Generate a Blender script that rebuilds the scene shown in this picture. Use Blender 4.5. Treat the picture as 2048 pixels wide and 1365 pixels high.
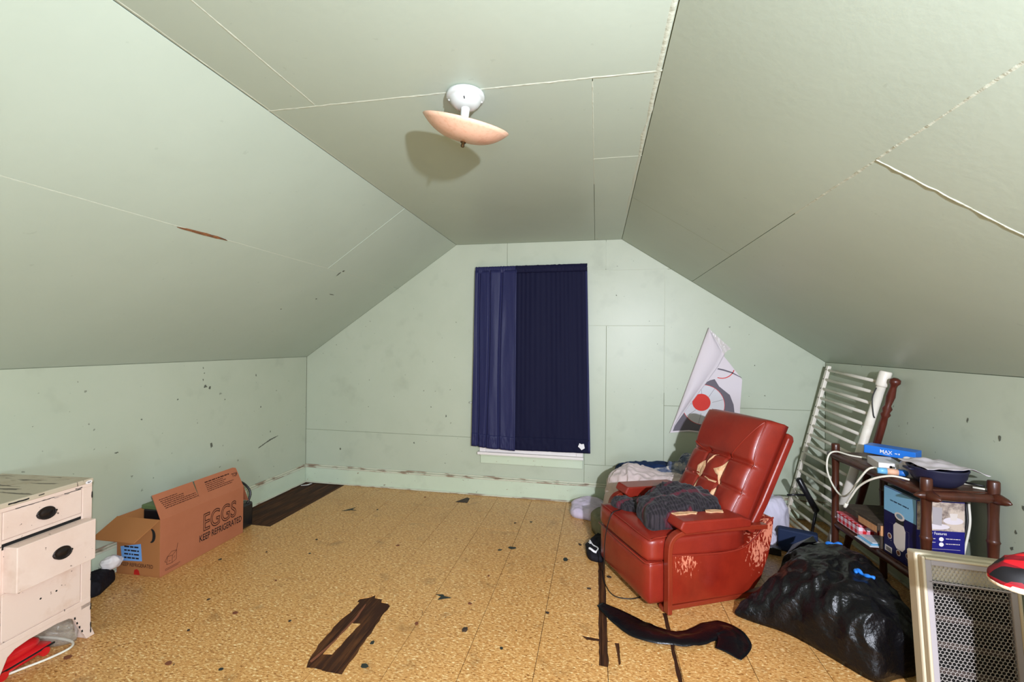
import bpy, bmesh, math, random
from mathutils import Vector, Matrix, noise
from math import sin, cos, pi, radians

scene = bpy.context.scene
for o in list(bpy.data.objects):
    bpy.data.objects.remove(o, do_unlink=True)
COL = scene.collection

# ------------------------------------------------------------------ camera
cam_d = bpy.data.cameras.new('camera')
cam = bpy.data.objects.new('camera', cam_d)
COL.objects.link(cam)
cam_d.sensor_width = 36.0
cam_d.lens = 881.0 / 2048 * 36
cam_d.clip_start = 0.02
cam.matrix_world = (Matrix.Translation((0, 0, 1.412)) @ Matrix.Rotation(radians(10.86), 4, 'Z')
                    @ Matrix.Rotation(radians(90.38), 4, 'X') @ Matrix.Rotation(radians(0.55), 4, 'Z'))
scene.camera = cam

# ------------------------------------------------------------------ world and light
w = bpy.data.worlds.new('world')
scene.world = w
w.use_nodes = True
w.node_tree.nodes['Background'].inputs[0].default_value = (0.8, 0.9, 1.0, 1)
w.node_tree.nodes['Background'].inputs[1].default_value = 0.3

# the photographer's flash on a stand, to the right of the camera, behind it and above it
fl_d = bpy.data.lights.new('flash', 'SPOT')
fl_d.energy = 700
fl_d.color = (0.93, 0.97, 1.11)
fl_d.shadow_soft_size = 0.03
fl_d.spot_size = radians(172)
fl_d.spot_blend = 1.0
flash = bpy.data.objects.new('flash', fl_d)
flash.location = (0.68, -0.50, 1.69)
flash.rotation_euler = (radians(88), 0, radians(14))
COL.objects.link(flash)
# added soft fill light low behind the camera; it stands for no real lamp
rb_d = bpy.data.lights.new('rear_fill', 'POINT')
rb_d.energy = 210
rb_d.color = (0.82, 0.96, 1.18)
rb_d.shadow_soft_size = 0.30
rb = bpy.data.objects.new('rear_fill', rb_d)
rb.location = (0.45, -1.7, 0.95)
COL.objects.link(rb)

vs = scene.view_settings
vs.view_transform = 'Standard'
vs.look = 'None'
vs.gamma = 1
vs.use_curve_mapping = False
vs.exposure = -0.36

# ------------------------------------------------------------------ helpers
def S(r, g, b):
    f = lambda c: (c / 12.92) if c <= 0.04045 else ((c + 0.055) / 1.055) ** 2.4
    return (f(r / 255), f(g / 255), f(b / 255), 1)

def mat(name, col, rough=0.6, spec=0.4, var=None, bump=None, metal=0.0, coat=0.0, trans=0.0, alpha=1.0,
        sheen=0.0, coords='Object', sss=0.0, stretch=None):
    """var = (second colour, noise scale, low, high); bump = (noise scale, strength)"""
    m = bpy.data.materials.new(name)
    m.use_nodes = True
    nt = m.node_tree
    b = nt.nodes['Principled BSDF']
    b.inputs['Base Color'].default_value = col
    b.inputs['Roughness'].default_value = rough
    b.inputs['Specular IOR Level'].default_value = spec
    b.inputs['Metallic'].default_value = metal
    b.inputs['Coat Weight'].default_value = coat
    b.inputs['Transmission Weight'].default_value = trans
    b.inputs['Alpha'].default_value = alpha
    b.inputs['Sheen Weight'].default_value = sheen
    b.inputs['Subsurface Weight'].default_value = sss
    if var or bump:
        tc = nt.nodes.new('ShaderNodeTexCoord')
        src = tc.outputs[coords]
        if stretch:
            mp = nt.nodes.new('ShaderNodeMapping')
            mp.inputs['Scale'].default_value = stretch
            nt.links.new(src, mp.inputs[0])
            src = mp.outputs[0]
    if var:
        n = nt.nodes.new('ShaderNodeTexNoise')
        n.inputs['Scale'].default_value = var[1]
        n.inputs['Detail'].default_value = 6
        n.inputs['Roughness'].default_value = 0.65
        nt.links.new(src, n.inputs['Vector'])
        r = nt.nodes.new('ShaderNodeValToRGB')
        r.color_ramp.elements[0].position = var[2]
        r.color_ramp.elements[1].position = var[3]
        r.color_ramp.elements[0].color = col
        r.color_ramp.elements[1].color = var[0]
        nt.links.new(n.outputs['Fac'], r.inputs[0])
        nt.links.new(r.outputs[0], b.inputs['Base Color'])
    if bump:
        n2 = nt.nodes.new('ShaderNodeTexNoise')
        n2.inputs['Scale'].default_value = bump[0]
        n2.inputs['Detail'].default_value = 5
        nt.links.new(src, n2.inputs['Vector'])
        bp = nt.nodes.new('ShaderNodeBump')
        bp.inputs['Strength'].default_value = bump[1]
        bp.inputs['Distance'].default_value = 0.01
        nt.links.new(n2.outputs['Fac'], bp.inputs['Height'])
        nt.links.new(bp.outputs[0], b.inputs['Normal'])
    return m

def mixin(m, fac_socket, col):
    """mix a further colour over the present base colour of material m"""
    nt = m.node_tree
    b = nt.nodes['Principled BSDF']
    mx = nt.nodes.new('ShaderNodeMix')
    mx.data_type = 'RGBA'
    inp = b.inputs['Base Color']
    if inp.links:
        nt.links.new(inp.links[0].from_socket, mx.inputs[6])
    else:
        mx.inputs[6].default_value = inp.default_value
    mx.inputs[7].default_value = col
    nt.links.new(fac_socket, mx.inputs[0])
    nt.links.new(mx.outputs[2], inp)

def noise_fac(m, scale, lo, hi, coords='Object', stretch=None, detail=4, offset=0.0, amount=1.0):
    nt = m.node_tree
    tc = nt.nodes.new('ShaderNodeTexCoord')
    mp = nt.nodes.new('ShaderNodeMapping')
    mp.inputs['Scale'].default_value = stretch or (1, 1, 1)
    mp.inputs['Location'].default_value = (offset, offset * 1.7, offset * 0.6)
    nt.links.new(tc.outputs[coords], mp.inputs[0])
    n = nt.nodes.new('ShaderNodeTexNoise')
    n.inputs['Scale'].default_value = scale
    n.inputs['Detail'].default_value = detail
    nt.links.new(mp.outputs[0], n.inputs['Vector'])
    mr = nt.nodes.new('ShaderNodeMapRange')
    mr.inputs['From Min'].default_value = lo
    mr.inputs['From Max'].default_value = hi
    mr.inputs['To Max'].default_value = amount
    nt.links.new(n.outputs['Fac'], mr.inputs['Value'])
    return mr.outputs[0]

def mult(m, a, b):
    n = m.node_tree.nodes.new('ShaderNodeMath')
    n.operation = 'MULTIPLY'
    m.node_tree.links.new(a, n.inputs[0])
    m.node_tree.links.new(b, n.inputs[1])
    return n.outputs[0]

def blob_fac(m, c, r0, r1, scl=(1, 1, 1)):
    """1 inside the ellipsoid round local point c, falling to 0"""
    nt = m.node_tree
    tc = nt.nodes.new('ShaderNodeTexCoord')
    mp = nt.nodes.new('ShaderNodeMapping')
    mp.inputs['Location'].default_value = (-c[0] * scl[0], -c[1] * scl[1], -c[2] * scl[2])
    mp.inputs['Scale'].default_value = scl
    nt.links.new(tc.outputs['Object'], mp.inputs[0])
    ln = nt.nodes.new('ShaderNodeVectorMath')
    ln.operation = 'LENGTH'
    nt.links.new(mp.outputs[0], ln.inputs[0])
    mr = nt.nodes.new('ShaderNodeMapRange')
    mr.inputs['From Min'].default_value = r1
    mr.inputs['From Max'].default_value = r0
    nt.links.new(ln.outputs['Value'], mr.inputs['Value'])
    return mr.outputs[0]

def tag(o, label, cat, group=None, kind=None):
    o['label'] = label
    o['category'] = cat
    if group: o['group'] = group
    if kind: o['kind'] = kind
    return o

def thing(name, label, cat, loc=(0, 0, 0), rz=0.0, group=None):
    o = bpy.data.objects.new(name, None)
    COL.objects.link(o)
    o.location = loc
    o.rotation_euler = (0, 0, rz)
    o.empty_display_size = 0.05
    return tag(o, label, cat, group)

class MB:
    def __init__(s):
        s.v = []; s.f = []
    def add(s, vs, fs):
        n = len(s.v)
        s.v += [tuple(p) for p in vs]
        s.f += [tuple(i + n for i in f) for f in fs]
        return s
    def box(s, lo, hi, M=None):
        x0, y0, z0 = lo; x1, y1, z1 = hi
        vs = [Vector(p) for p in ((x0,y0,z0),(x1,y0,z0),(x1,y1,z0),(x0,y1,z0),(x0,y0,z1),(x1,y0,z1),(x1,y1,z1),(x0,y1,z1))]
        if M: vs = [M @ p for p in vs]
        return s.add(vs, [(3,2,1,0),(4,5,6,7),(0,1,5,4),(1,2,6,5),(2,3,7,6),(3,0,4,7)])
    def tube(s, pts, r, n=10, cap=True, flat=None):
        pts = [Vector(p) for p in pts]
        rs = r if isinstance(r, (list, tuple)) else [r] * len(pts)
        rings = []
        up = Vector((0, 0, 1))
        t0 = (pts[1] - pts[0]).normalized()
        if abs(t0.dot(up)) > 0.95: up = Vector((1, 0, 0))
        a = t0.cross(up).normalized()
        for i, p in enumerate(pts):
            t = (pts[min(i + 1, len(pts) - 1)] - pts[max(i - 1, 0)]).normalized()
            a = (a - t * a.dot(t)).normalized()
            b = t.cross(a)
            rings.append([p + (a * cos(2*pi*k/n) + b * sin(2*pi*k/n)) * rs[i] for k in range(n)])
        vs = [q for rg in rings for q in rg]
        fs = []
        for i in range(len(pts) - 1):
            for k in range(n):
                fs.append((i*n+k, i*n+(k+1)%n, (i+1)*n+(k+1)%n, (i+1)*n+k))
        if cap:
            fs.append(tuple(range(n))[::-1]); fs.append(tuple((len(pts)-1)*n + k for k in range(n)))
        return s.add(vs, fs)
    def lathe(s, prof, n=32, M=None):
        vs = []; fs = []
        for r, z in prof:
            for k in range(n):
                p = Vector((r * cos(2*pi*k/n), r * sin(2*pi*k/n), z))
                vs.append(M @ p if M else p)
        for i in range(len(prof) - 1):
            for k in range(n):
                fs.append((i*n+k, i*n+(k+1)%n, (i+1)*n+(k+1)%n, (i+1)*n+k))
        fs.append(tuple(range(n))[::-1]); fs.append(tuple((len(prof)-1)*n + k for k in range(n)))
        return s.add(vs, fs)
    def prism(s, poly, fn, t0, t1):
        """poly 2-D; fn(a, b, t) -> point; extruded from t0 to t1"""
        n = len(poly)
        vs = [fn(a, b, t0) for a, b in poly] + [fn(a, b, t1) for a, b in poly]
        fs = [tuple(range(n))[::-1], tuple(range(n, 2*n))]
        for i in range(n):
            j = (i + 1) % n
            fs.append((i, j, n + j, n + i))
        return s.add(vs, fs)
    def grid(s, nu, nv, fn, wrap=False):
        vs = [fn(i / nu, j / nv) for j in range(nv + 1) for i in range(nu + 1)]
        fs = [(j*(nu+1)+i, j*(nu+1)+i+1, (j+1)*(nu+1)+i+1, (j+1)*(nu+1)+i) for j in range(nv) for i in range(nu)]
        return s.add(vs, fs)
    def build(s, name, m, parent=None, smooth=False, bevel=0.0, seg=2, solid=0.0, subs=0, fix=True, kind=None):
        me = bpy.data.meshes.new(name)
        me.from_pydata([tuple(p) for p in s.v], [], s.f)
        if fix:
            bm = bmesh.new(); bm.from_mesh(me)
            bmesh.ops.recalc_face_normals(bm, faces=bm.faces)
            bm.to_mesh(me); bm.free()
        me.update()
        return link(name, me, m, parent, smooth, bevel, seg, solid, subs, kind)

def link(name, me, m, parent=None, smooth=False, bevel=0.0, seg=2, solid=0.0, subs=0, kind=None):
    if m is not None:
        me.materials.clear(); me.materials.append(m)
    if smooth:
        me.shade_smooth()
    o = bpy.data.objects.new(name, me)
    COL.objects.link(o)
    if parent: o.parent = parent
    if solid:
        md = o.modifiers.new('thickness', 'SOLIDIFY'); md.thickness = solid; md.offset = 0
    if bevel:
        md = o.modifiers.new('bevel', 'BEVEL'); md.width = bevel; md.segments = seg
        md.limit_method = 'ANGLE'; md.angle_limit = radians(40)
    if subs:
        md = o.modifiers.new('subdivision', 'SUBSURF'); md.levels = subs; md.render_levels = subs
    if kind: o['kind'] = kind
    return o

def bx(name, lo, hi, m, parent=None, bevel=0.003, M=None):
    return MB().box(lo, hi, M).build(name, m, parent, bevel=bevel)

def nz(x, y, z=0.0):
    return noise.noise(Vector((x, y, z)))
def ridge(x, y, z=0.0):
    return 1 - 2 * abs(noise.noise(Vector((x, y, z))))

def resample(poly, n):
    """closed Catmull-Rom through poly, n points"""
    k = len(poly); out = []
    for i in range(n):
        t = i / n * k; a = int(t); f = t - a
        p0, p1, p2, p3 = [Vector(poly[(a + d) % k]) for d in (-1, 0, 1, 2)]
        out.append(0.5 * ((2*p1) + (p2-p0)*f + (2*p0-5*p1+4*p2-p3)*f*f + (3*p1-p0-3*p2+p3)*f**3))
    return out
def spline(pts, n):
    k = len(pts) - 1; out = []
    P = [Vector(p) for p in pts]
    for i in range(n + 1):
        t = min(i / n * k, k - 1e-6); a = int(t); f = t - a
        p0 = P[max(a-1, 0)]; p1 = P[a]; p2 = P[a+1]; p3 = P[min(a+2, k)]
        out.append(0.5 * ((2*p1) + (p2-p0)*f + (2*p0-5*p1+4*p2-p3)*f*f + (3*p1-p0-3*p2+p3)*f**3))
    return out

def heap(name, outline, center, h, m, base=0.0, e1=0.8, e2=0.7, seed=0, amp=0.02, scale=8.0, fine=0.0, n=84, k=30,
         floor=None, parent=None, local=(0, 0), zf=None, aniso=(1, 1)):
    """a soft heap of cloth or a sack: outline on the floor, rounded body, folds"""
    ring = resample(outline, n)
    c = Vector(center)
    vs = []; fs = []
    for j in range(k + 1):
        t = j / k * pi / 2
        rr = max(sin(t), 0) ** e1 if j else 0.0
        zz = max(cos(t), 0) ** e2
        for i in range(n):
            p = c + (ring[i] - c) * rr
            z = h * zz * (zf(p.x, p.y) if zf else 1.0)
            env = min(1.0, 0.35 + 1.2 * zz) if j < k else 0.15
            x3, y3 = p.x * scale * aniso[0], p.y * scale * aniso[1]
            wx = nz(x3*0.6 + seed, y3*0.6, seed*1.3) * 1.2
            d = ridge(x3 + wx, y3 - wx, z*scale*0.7 + seed*3.1) * 0.6 + nz(x3*0.5, y3*0.5, seed + 9) * 0.8
            if fine: d += fine * ridge(x3*3.1 + wx*2, y3*3.1, z*scale*2 + seed)
            d *= amp * env
            rad = (p - c).normalized() if (p - c).length > 1e-5 else Vector((0, 0))
            q = Vector((p.x + rad.x * d * rr, p.y + rad.y * d * rr, base + max(z + d * (0.3 + 0.7 * zz), 0.0)))
            b0 = floor(q.x, q.y) if floor else base
            if j == k: q.z = b0 + 0.001
            q.z = max(q.z, b0 + 0.001)
            vs.append((q.x - local[0], q.y - local[1], q.z))
    for j in range(k):
        for i in range(n):
            fs.append((j*n+i, j*n+(i+1) % n, (j+1)*n+(i+1) % n, (j+1)*n+i))
    fs.append(tuple(k*n + i for i in range(n))[::-1])
    mb = MB().add(vs, fs)
    o = mb.build(name, m, parent, smooth=True)
    bm = bmesh.new(); bm.from_mesh(o.data)
    bmesh.ops.remove_doubles(bm, verts=bm.verts, dist=1e-5)
    bmesh.ops.recalc_face_normals(bm, faces=bm.faces)
    bm.to_mesh(o.data); bm.free()
    o.data.shade_smooth()
    return o

def frame(origin, right, up):
    r = Vector(right).normalized(); u = Vector(up).normalized(); nn = r.cross(u)
    M = Matrix((( r.x, u.x, nn.x, origin[0]), (r.y, u.y, nn.y, origin[1]), (r.z, u.z, nn.z, origin[2]), (0, 0, 0, 1)))
    return M

def lettering(txt, height, M, m, parent, width=None, outline=0.0, name='lettering', bold=0.0):
    cu = bpy.data.curves.new('txt', 'FONT')
    cu.body = txt; cu.size = 1.0
    cu.offset = bold
    if outline:
        cu.fill_mode = 'NONE'; cu.bevel_depth = outline; cu.bevel_resolution = 0
    ob = bpy.data.objects.new('txt', cu); COL.objects.link(ob)
    bpy.context.view_layer.update()
    dg = bpy.context.evaluated_depsgraph_get()
    me = bpy.data.meshes.new_from_object(ob.evaluated_get(dg))
    bpy.data.objects.remove(ob, do_unlink=True)
    xs = [v.co.x for v in me.vertices]; ys = [v.co.y for v in me.vertices]
    x0, x1, y0, y1 = min(xs), max(xs), min(ys), max(ys)
    sy = height / (y1 - y0); sx = (width / (x1 - x0)) if width else sy
    for v in me.vertices:
        v.co = ((v.co.x - x0) * sx, (v.co.y - y0) * sy, v.co.z * 0.02 + 0.0006)
    o = link(name, me, m, parent)
    o.matrix_basis = M
    return o

def strokes(rects, M, m, parent, name='small_print'):
    """flat printed marks: rects (x, y, w, h) on the plane of M"""
    mb = MB()
    for x, y, ww, hh in rects:
        mb.add([(x, y, .0006), (x+ww, y, .0006), (x+ww, y+hh, .0006), (x, y+hh, .0006)], [(0, 1, 2, 3)])
    o = mb.build(name, m, parent, fix=False)
    o.matrix_basis = M
    return o

def words(rng, x0, x1, y, h):
    out = []; x = x0
    while x < x1:
        ww = rng.uniform(1.2, 4.5) * h
        out.append((x, y, min(ww, x1 - x), h)); x += ww + 0.6 * h
    return out

def poly_plate(name, pts, M, m, parent, thick=0.0005, lift=0.0):
    o = MB().prism(pts, lambda a, b, t: (a, b, t), lift, lift + thick).build(name, m, parent)
    o.matrix_basis = M
    return o

def circle(cx, cy, r, n=40, r2=None, a0=0, a1=2*pi):
    return [(cx + r*cos(a0 + (a1-a0)*i/n), cy + (r2 or r)*sin(a0 + (a1-a0)*i/n)) for i in range(n)]

# ------------------------------------------------------------------ materials
def paint_mat(name, col, col2, speck=0.5):
    m = mat(name, col, rough=0.42, spec=0.45, var=(col2, 1.3, 0.35, 0.75), bump=(40, 0.035))
    mixin(m, noise_fac(m, 5, 0.60, 0.80, amount=0.30 * speck, offset=3.1), S(120, 122, 105))
    mixin(m, noise_fac(m, 26, 0.735, 0.76, amount=0.7 * speck, offset=8.3, detail=2), S(70, 72, 60))
    return m
M_WALL = paint_mat('mint_wall_paint', S(173, 180, 159), S(181, 187, 167), 0.8)
M_SLOPE = paint_mat('mint_ceiling_paint', S(169, 181, 165), S(175, 187, 171), 0.15)
M_TRIM = paint_mat('mint_trim_paint', S(188, 199, 174), S(196, 206, 184), 0.8)
mixin(M_TRIM, noise_fac(M_TRIM, 30, 0.70, 0.73, stretch=(0.7, 0.7, 1.5), amount=0.8, offset=1.0), S(120, 80, 55))
M_TRIMCAP = paint_mat('worn_trim_cap', S(190, 190, 168), S(200, 200, 180), 0.8)
mixin(M_TRIMCAP, noise_fac(M_TRIMCAP, 14, 0.52, 0.60, stretch=(0.5, 0.5, 3), amount=0.7, offset=5.0), S(118, 76, 50))
M_CAULK = mat('painted_caulk', S(182, 188, 170), 0.5, 0.4, bump=(40, 0.4))
M_PEEL = mat('bare_brown_paper', S(140, 92, 55), 0.8, var=(S(90, 60, 40), 30, 0.4, 0.6))
M_BACKING = mat('wall_backing', S(128, 134, 108), 0.9)

def tile_material():
    m = mat('mottled_tan_tile', S(198, 146, 82), 0.34, 0.4)
    nt = m.node_tree; b = nt.nodes['Principled BSDF']
    g = nt.nodes.new('ShaderNodeNewGeometry')
    mp = nt.nodes.new('ShaderNodeMapping')
    mp.inputs['Rotation'].default_value = (0, 0, 0.6)
    mp.inputs['Scale'].default_value = (62, 138, 66)
    nt.links.new(g.outputs['Position'], mp.inputs[0])
    n = nt.nodes.new('ShaderNodeTexNoise')
    n.inputs['Scale'].default_value = 1.0; n.inputs['Detail'].default_value = 3; n.inputs['Roughness'].default_value = 0.6
    n.inputs['Distortion'].default_value = 0.6
    nt.links.new(mp.outputs[0], n.inputs['Vector'])
    r = nt.nodes.new('ShaderNodeValToRGB')
    e = r.color_ramp.elements
    e[0].position = 0.33; e[0].color = S(136, 88, 42)
    e[1].position = 0.68; e[1].color = S(246, 222, 172)
    for pos, c in ((0.42, S(186, 132, 72)), (0.52, S(204, 152, 90)), (0.60, S(214, 170, 108))):
        k = e.new(pos); k.color = c
    nt.links.new(n.outputs['Fac'], r.inputs[0])
    nt.links.new(r.outputs[0], b.inputs['Base Color'])
    def wn(scale, lo, hi, amt, st=(1, 1, 1), detail=4):
        mp2 = nt.nodes.new('ShaderNodeMapping'); mp2.inputs['Scale'].default_value = st
        nt.links.new(g.outputs['Position'], mp2.inputs[0])
        q = nt.nodes.new('ShaderNodeTexNoise'); q.inputs['Scale'].default_value = scale; q.inputs['Detail'].default_value = detail
        nt.links.new(mp2.outputs[0], q.inputs['Vector'])
        mr = nt.nodes.new('ShaderNodeMapRange')
        mr.inputs['From Min'].default_value = lo; mr.inputs['From Max'].default_value = hi; mr.inputs['To Max'].default_value = amt
        nt.links.new(q.outputs['Fac'], mr.inputs['Value'])
        return mr.outputs[0]
    mixin(m, wn(1.8, 0.52, 0.78, 0.45), S(176, 126, 72))
    mixin(m, wn(7, 0.60, 0.80, 0.6), S(116, 84, 48))
    mixin(m, wn(38, 0.73, 0.76, 0.85, detail=2), S(60, 45, 35))
    return m
M_TILE = tile_material()
M_BOARD = mat('dark_floorboard', S(54, 31, 20), 0.7, 0.18, var=(S(102, 62, 32), 6, 0.46, 0.74), stretch=(6, 0.5, 6), coords='Object', bump=(20, 0.2))
M_PINK = mat('chipped_pink_white_paint', S(222, 200, 186), 0.5, 0.4, var=(S(214, 188, 172), 4, 0.4, 0.7), bump=(60, 0.06))
mixin(M_PINK, noise_fac(M_PINK, 7, 0.62, 0.78, amount=0.45, offset=2.2), S(180, 140, 112))
mixin(M_PINK, noise_fac(M_PINK, 48, 0.71, 0.725, amount=0.9, offset=6.0, detail=3), S(70, 52, 44))
M_DRTOP = mat('grimy_dresser_top', S(186, 172, 150), 0.5, var=(S(150, 128, 102), 6, 0.5, 0.75), bump=(50, 0.08))
mixin(M_DRTOP, noise_fac(M_DRTOP, 5, 0.60, 0.615, stretch=(8, 1, 1), amount=0.8, offset=2.0), S(62, 46, 38))
M_DRAWER = mat('stained_pink_drawer', S(220, 198, 184), 0.5, var=(S(200, 168, 146), 6, 0.5, 0.75), bump=(60, 0.06))
mixin(M_DRAWER, noise_fac(M_DRAWER, 42, 0.71, 0.725, amount=0.9, offset=4.0, detail=3), S(70, 52, 44))
M_IRON = mat('dark_bronze', S(48, 42, 40), 0.38, 0.5, metal=0.6)
M_DARK = mat('dark_inside', S(22, 20, 18), 0.9)
M_CARD = mat('brown_cardboard', S(166, 102, 72), 0.8, 0.2, var=(S(158, 96, 66), 3, 0.4, 0.7), bump=(120, 0.05))
M_CARDIN = mat('cardboard_inside', S(160, 106, 62), 0.85, 0.2)
M_INK = mat('black_ink', S(36, 28, 28), 0.8, 0.1)
M_INKBROWN = mat('brown_ink', S(66, 36, 28), 0.8, 0.1)
M_BLUELABEL = mat('blue_paper', S(110, 158, 214), 0.7, 0.2)
M_REDDOT = mat('red_sticker', S(170, 24, 20), 0.6)
M_GREENLID = mat('olive_plastic', S(84, 100, 62), 0.5)
M_BLACKPL = mat('black_plastic', S(20, 19, 22), 0.32, 0.5)
M_CURT = mat('navy_satin', S(36, 38, 74), 0.5, 0.2, sheen=0.0, bump=(70, 0.12), stretch=(1, 1, 0.3))
M_CURTB = mat('navy_lining', S(21, 22, 46), 0.7, 0.1, bump=(60, 0.08), stretch=(2, 2, 0.2))
M_WHITE = mat('white_tag', S(226, 222, 222), 0.6)
M_PORC = mat('white_porcelain', S(184, 187, 181), 0.2, 0.5)
M_PEACH = mat('peach_glass', S(214, 172, 146), 0.25, 0.5, var=(S(198, 152, 122), 60, 0.5, 0.8))
M_BRASS = mat('dull_brass', S(96, 82, 62), 0.3, metal=0.9)
M_PAPER = mat('white_paper', S(212, 202, 206), 0.65, 0.25, bump=(14, 0.06))
M_PRINTG = mat('print_grey', S(104, 98, 106), 0.7, 0.2)
M_PRINTL = mat('print_light', S(204, 202, 206), 0.7, 0.2)
M_PRINTR = mat('print_red', S(206, 62, 54), 0.7, 0.2)
M_RED = mat('red_vinyl', S(134, 36, 22), 0.38, 0.5, var=(S(118, 28, 17), 5, 0.4, 0.7), bump=(90, 0.05), coat=0.1)
M_REDSIDE = mat('worn_red_vinyl', S(136, 36, 20), 0.32, 0.5, var=(S(118, 27, 15), 5, 0.4, 0.7), bump=(90, 0.05), coat=0.1)
def wear(m, c, r, scl, lo, col):
    nt = m.node_tree
    bl = blob_fac(m, c, 0.0, r, scl)
    nn = noise_fac(m, 60, 0.25, 0.75, stretch=(1, 1.5, 0.6), detail=5)
    ad = nt.nodes.new('ShaderNodeMath'); ad.operation = 'MULTIPLY_ADD'; ad.inputs[1].default_value = 0.75
    nt.links.new(bl, ad.inputs[0]); nt.links.new(nn, ad.inputs[2])
    mr = nt.nodes.new('ShaderNodeMapRange'); mr.inputs['From Min'].default_value = lo; mr.inputs['From Max'].default_value = lo + 0.10
    nt.links.new(ad.outputs[0], mr.inputs['Value'])
    mixin(m, mult(m, mr.outputs[0], bl_on(m, bl)), col)
def bl_on(m, s_):
    nt = m.node_tree
    mr = nt.nodes.new('ShaderNodeMapRange'); mr.inputs['From Max'].default_value = 0.12
    nt.links.new(s_, mr.inputs['Value'])
    return mr.outputs[0]
wear(M_REDSIDE, (0, 0.665, 0.36), 0.16, (0.2, 1.3, 0.85), 0.94, S(204, 124, 98))
wear(M_REDSIDE, (0, 0.60, 0.26), 0.15, (0.2, 1.2, 0.9), 0.95, S(204, 124, 98))
wear(M_REDSIDE, (0, 0.13, 0.25), 0.14, (0.2, 1, 1), 1.06, S(204, 124, 98))
M_REDWOOD = mat('red_brown_frame', S(128, 42, 24), 0.28, 0.5, coat=0.2)
M_PIPING = mat('red_piping', S(134, 40, 26), 0.28, 0.5)
M_FOAM = mat('torn_foam', S(222, 178, 138), 0.85, 0.1, var=(S(200, 140, 100), 40, 0.45, 0.7), bump=(80, 0.3))

def plaid_mat(name, base, c1, c2, pal, s=9.0):
    m = mat(name, base, 0.85, 0.2, bump=(60, 0.25), sheen=0.1)
    nt = m.node_tree
    for axis, (col, sc, lo, hi, amt) in enumerate(pal):
        tc = nt.nodes.new('ShaderNodeTexCoord')
        wv = nt.nodes.new('ShaderNodeTexWave')
        wv.bands_direction = 'X' if axis % 2 == 0 else 'Y'
        wv.inputs['Scale'].default_value = sc
        wv.inputs['Distortion'].default_value = 1.2
        wv.inputs['Detail'].default_value = 1
        wv.inputs['Detail Scale'].default_value = 0.6
        nt.links.new(tc.outputs['Object'], wv.inputs['Vector'])
        mr = nt.nodes.new('ShaderNodeMapRange')
        mr.inputs['From Min'].default_value = lo; mr.inputs['From Max'].default_value = hi; mr.inputs['To Max'].default_value = amt
        nt.links.new(wv.outputs['Fac'], mr.inputs['Value'])
        mixin(m, mr.outputs[0], col)
    return m
M_PLAID = plaid_mat('charcoal_plaid', S(31, 27, 30), None, None,
                    [(S(62, 55, 60), 14, 0.6, 0.9, 0.45), (S(26, 22, 28), 11, 0.6, 0.9, 0.7), (S(104, 30, 46), 2.6, 0.86, 0.97, 0.6), (S(66, 58, 64), 17, 0.7, 0.95, 0.4)])
def quilt_mat():
    m = mat('blue_printed_quilt', S(92, 100, 124), 0.8, 0.2, bump=(50, 0.3))
    mixin(m, noise_fac(m, 12, 0.45, 0.58, offset=1), S(160, 158, 164))
    mixin(m, noise_fac(m, 22, 0.56, 0.62, offset=4), S(196, 186, 176))
    mixin(m, noise_fac(m, 9, 0.6, 0.66, offset=7), S(34, 40, 66))
    return m
M_QUILT = quilt_mat()
M_NAVYCL = mat('dark_blue_cloth', S(28, 52, 92), 0.75, 0.2, bump=(60, 0.2), var=(S(22, 40, 76), 6, 0.4, 0.6))
M_BLUSH = mat('pale_blush_blanket', S(206, 188, 184), 0.85, 0.15, bump=(70, 0.25), var=(S(192, 174, 172), 8, 0.4, 0.7), sheen=0.2)
M_LILAC = mat('lilac_cloth', S(198, 184, 202), 0.85, 0.15, bump=(70, 0.25), var=(S(184, 170, 188), 8, 0.4, 0.7), sheen=0.2)
M_OLIVE = mat('grey_green_cloth', S(122, 120, 98), 0.85, 0.15, bump=(60, 0.25), var=(S(92, 92, 72), 7, 0.4, 0.7))
M_CAMO = mat('mottled_olive_cloth', S(70, 66, 48), 0.85, 0.15, var=(S(120, 108, 76), 22, 0.46, 0.56), bump=(40, 0.2))
M_BLACKCL = mat('black_cloth', S(22, 20, 26), 0.8, 0.2, bump=(60, 0.15))
M_BAG = mat('black_garbage_bag', S(9, 8, 11), 0.30, 0.35, bump=(46, 0.55))
M_TAPE = mat('black_vinyl_strip', S(12, 11, 15), 0.28, 0.25, bump=(16, 0.5))
M_BLUETIE = mat('blue_drawstring', S(40, 120, 214), 0.4)
M_CRIB = mat('cream_white_paint', S(226, 218, 204), 0.4, 0.4, bump=(40, 0.05), var=(S(204, 190, 170), 10, 0.55, 0.8))
M_BROWN = mat('dark_brown_bamboo', S(74, 36, 22), 0.36, 0.4, var=(S(52, 24, 14), 8, 0.4, 0.7), stretch=(3, 3, 0.6), coat=0.15)
M_BROWNB = mat('dark_brown_board', S(78, 42, 26), 0.42, 0.4, var=(S(48, 26, 16), 4, 0.4, 0.7), stretch=(6, 0.8, 6))
M_POST = mat('mahogany_post', S(84, 34, 22), 0.35, 0.45, var=(S(60, 22, 14), 8, 0.4, 0.7), stretch=(3, 3, 0.6))
M_BLUEBOX = mat('bright_blue_box', S(30, 112, 206), 0.4, 0.4)
M_BLUEEND = mat('blue_box_end', S(44, 74, 120), 0.5)
M_NAVYBOX = mat('navy_carton', S(30, 28, 108), 0.4, 0.4)
M_NAVYDK = mat('dark_navy_print', S(22, 18, 66), 0.4, 0.4)
M_SKYBOX = mat('sky_blue_print', S(126, 178, 210), 0.45, 0.4)
M_SKYTOP = mat('grey_blue_carton_top', S(110, 134, 150), 0.5)
M_PRODUCT = mat('product_print', S(212, 200, 192), 0.5)
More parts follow.
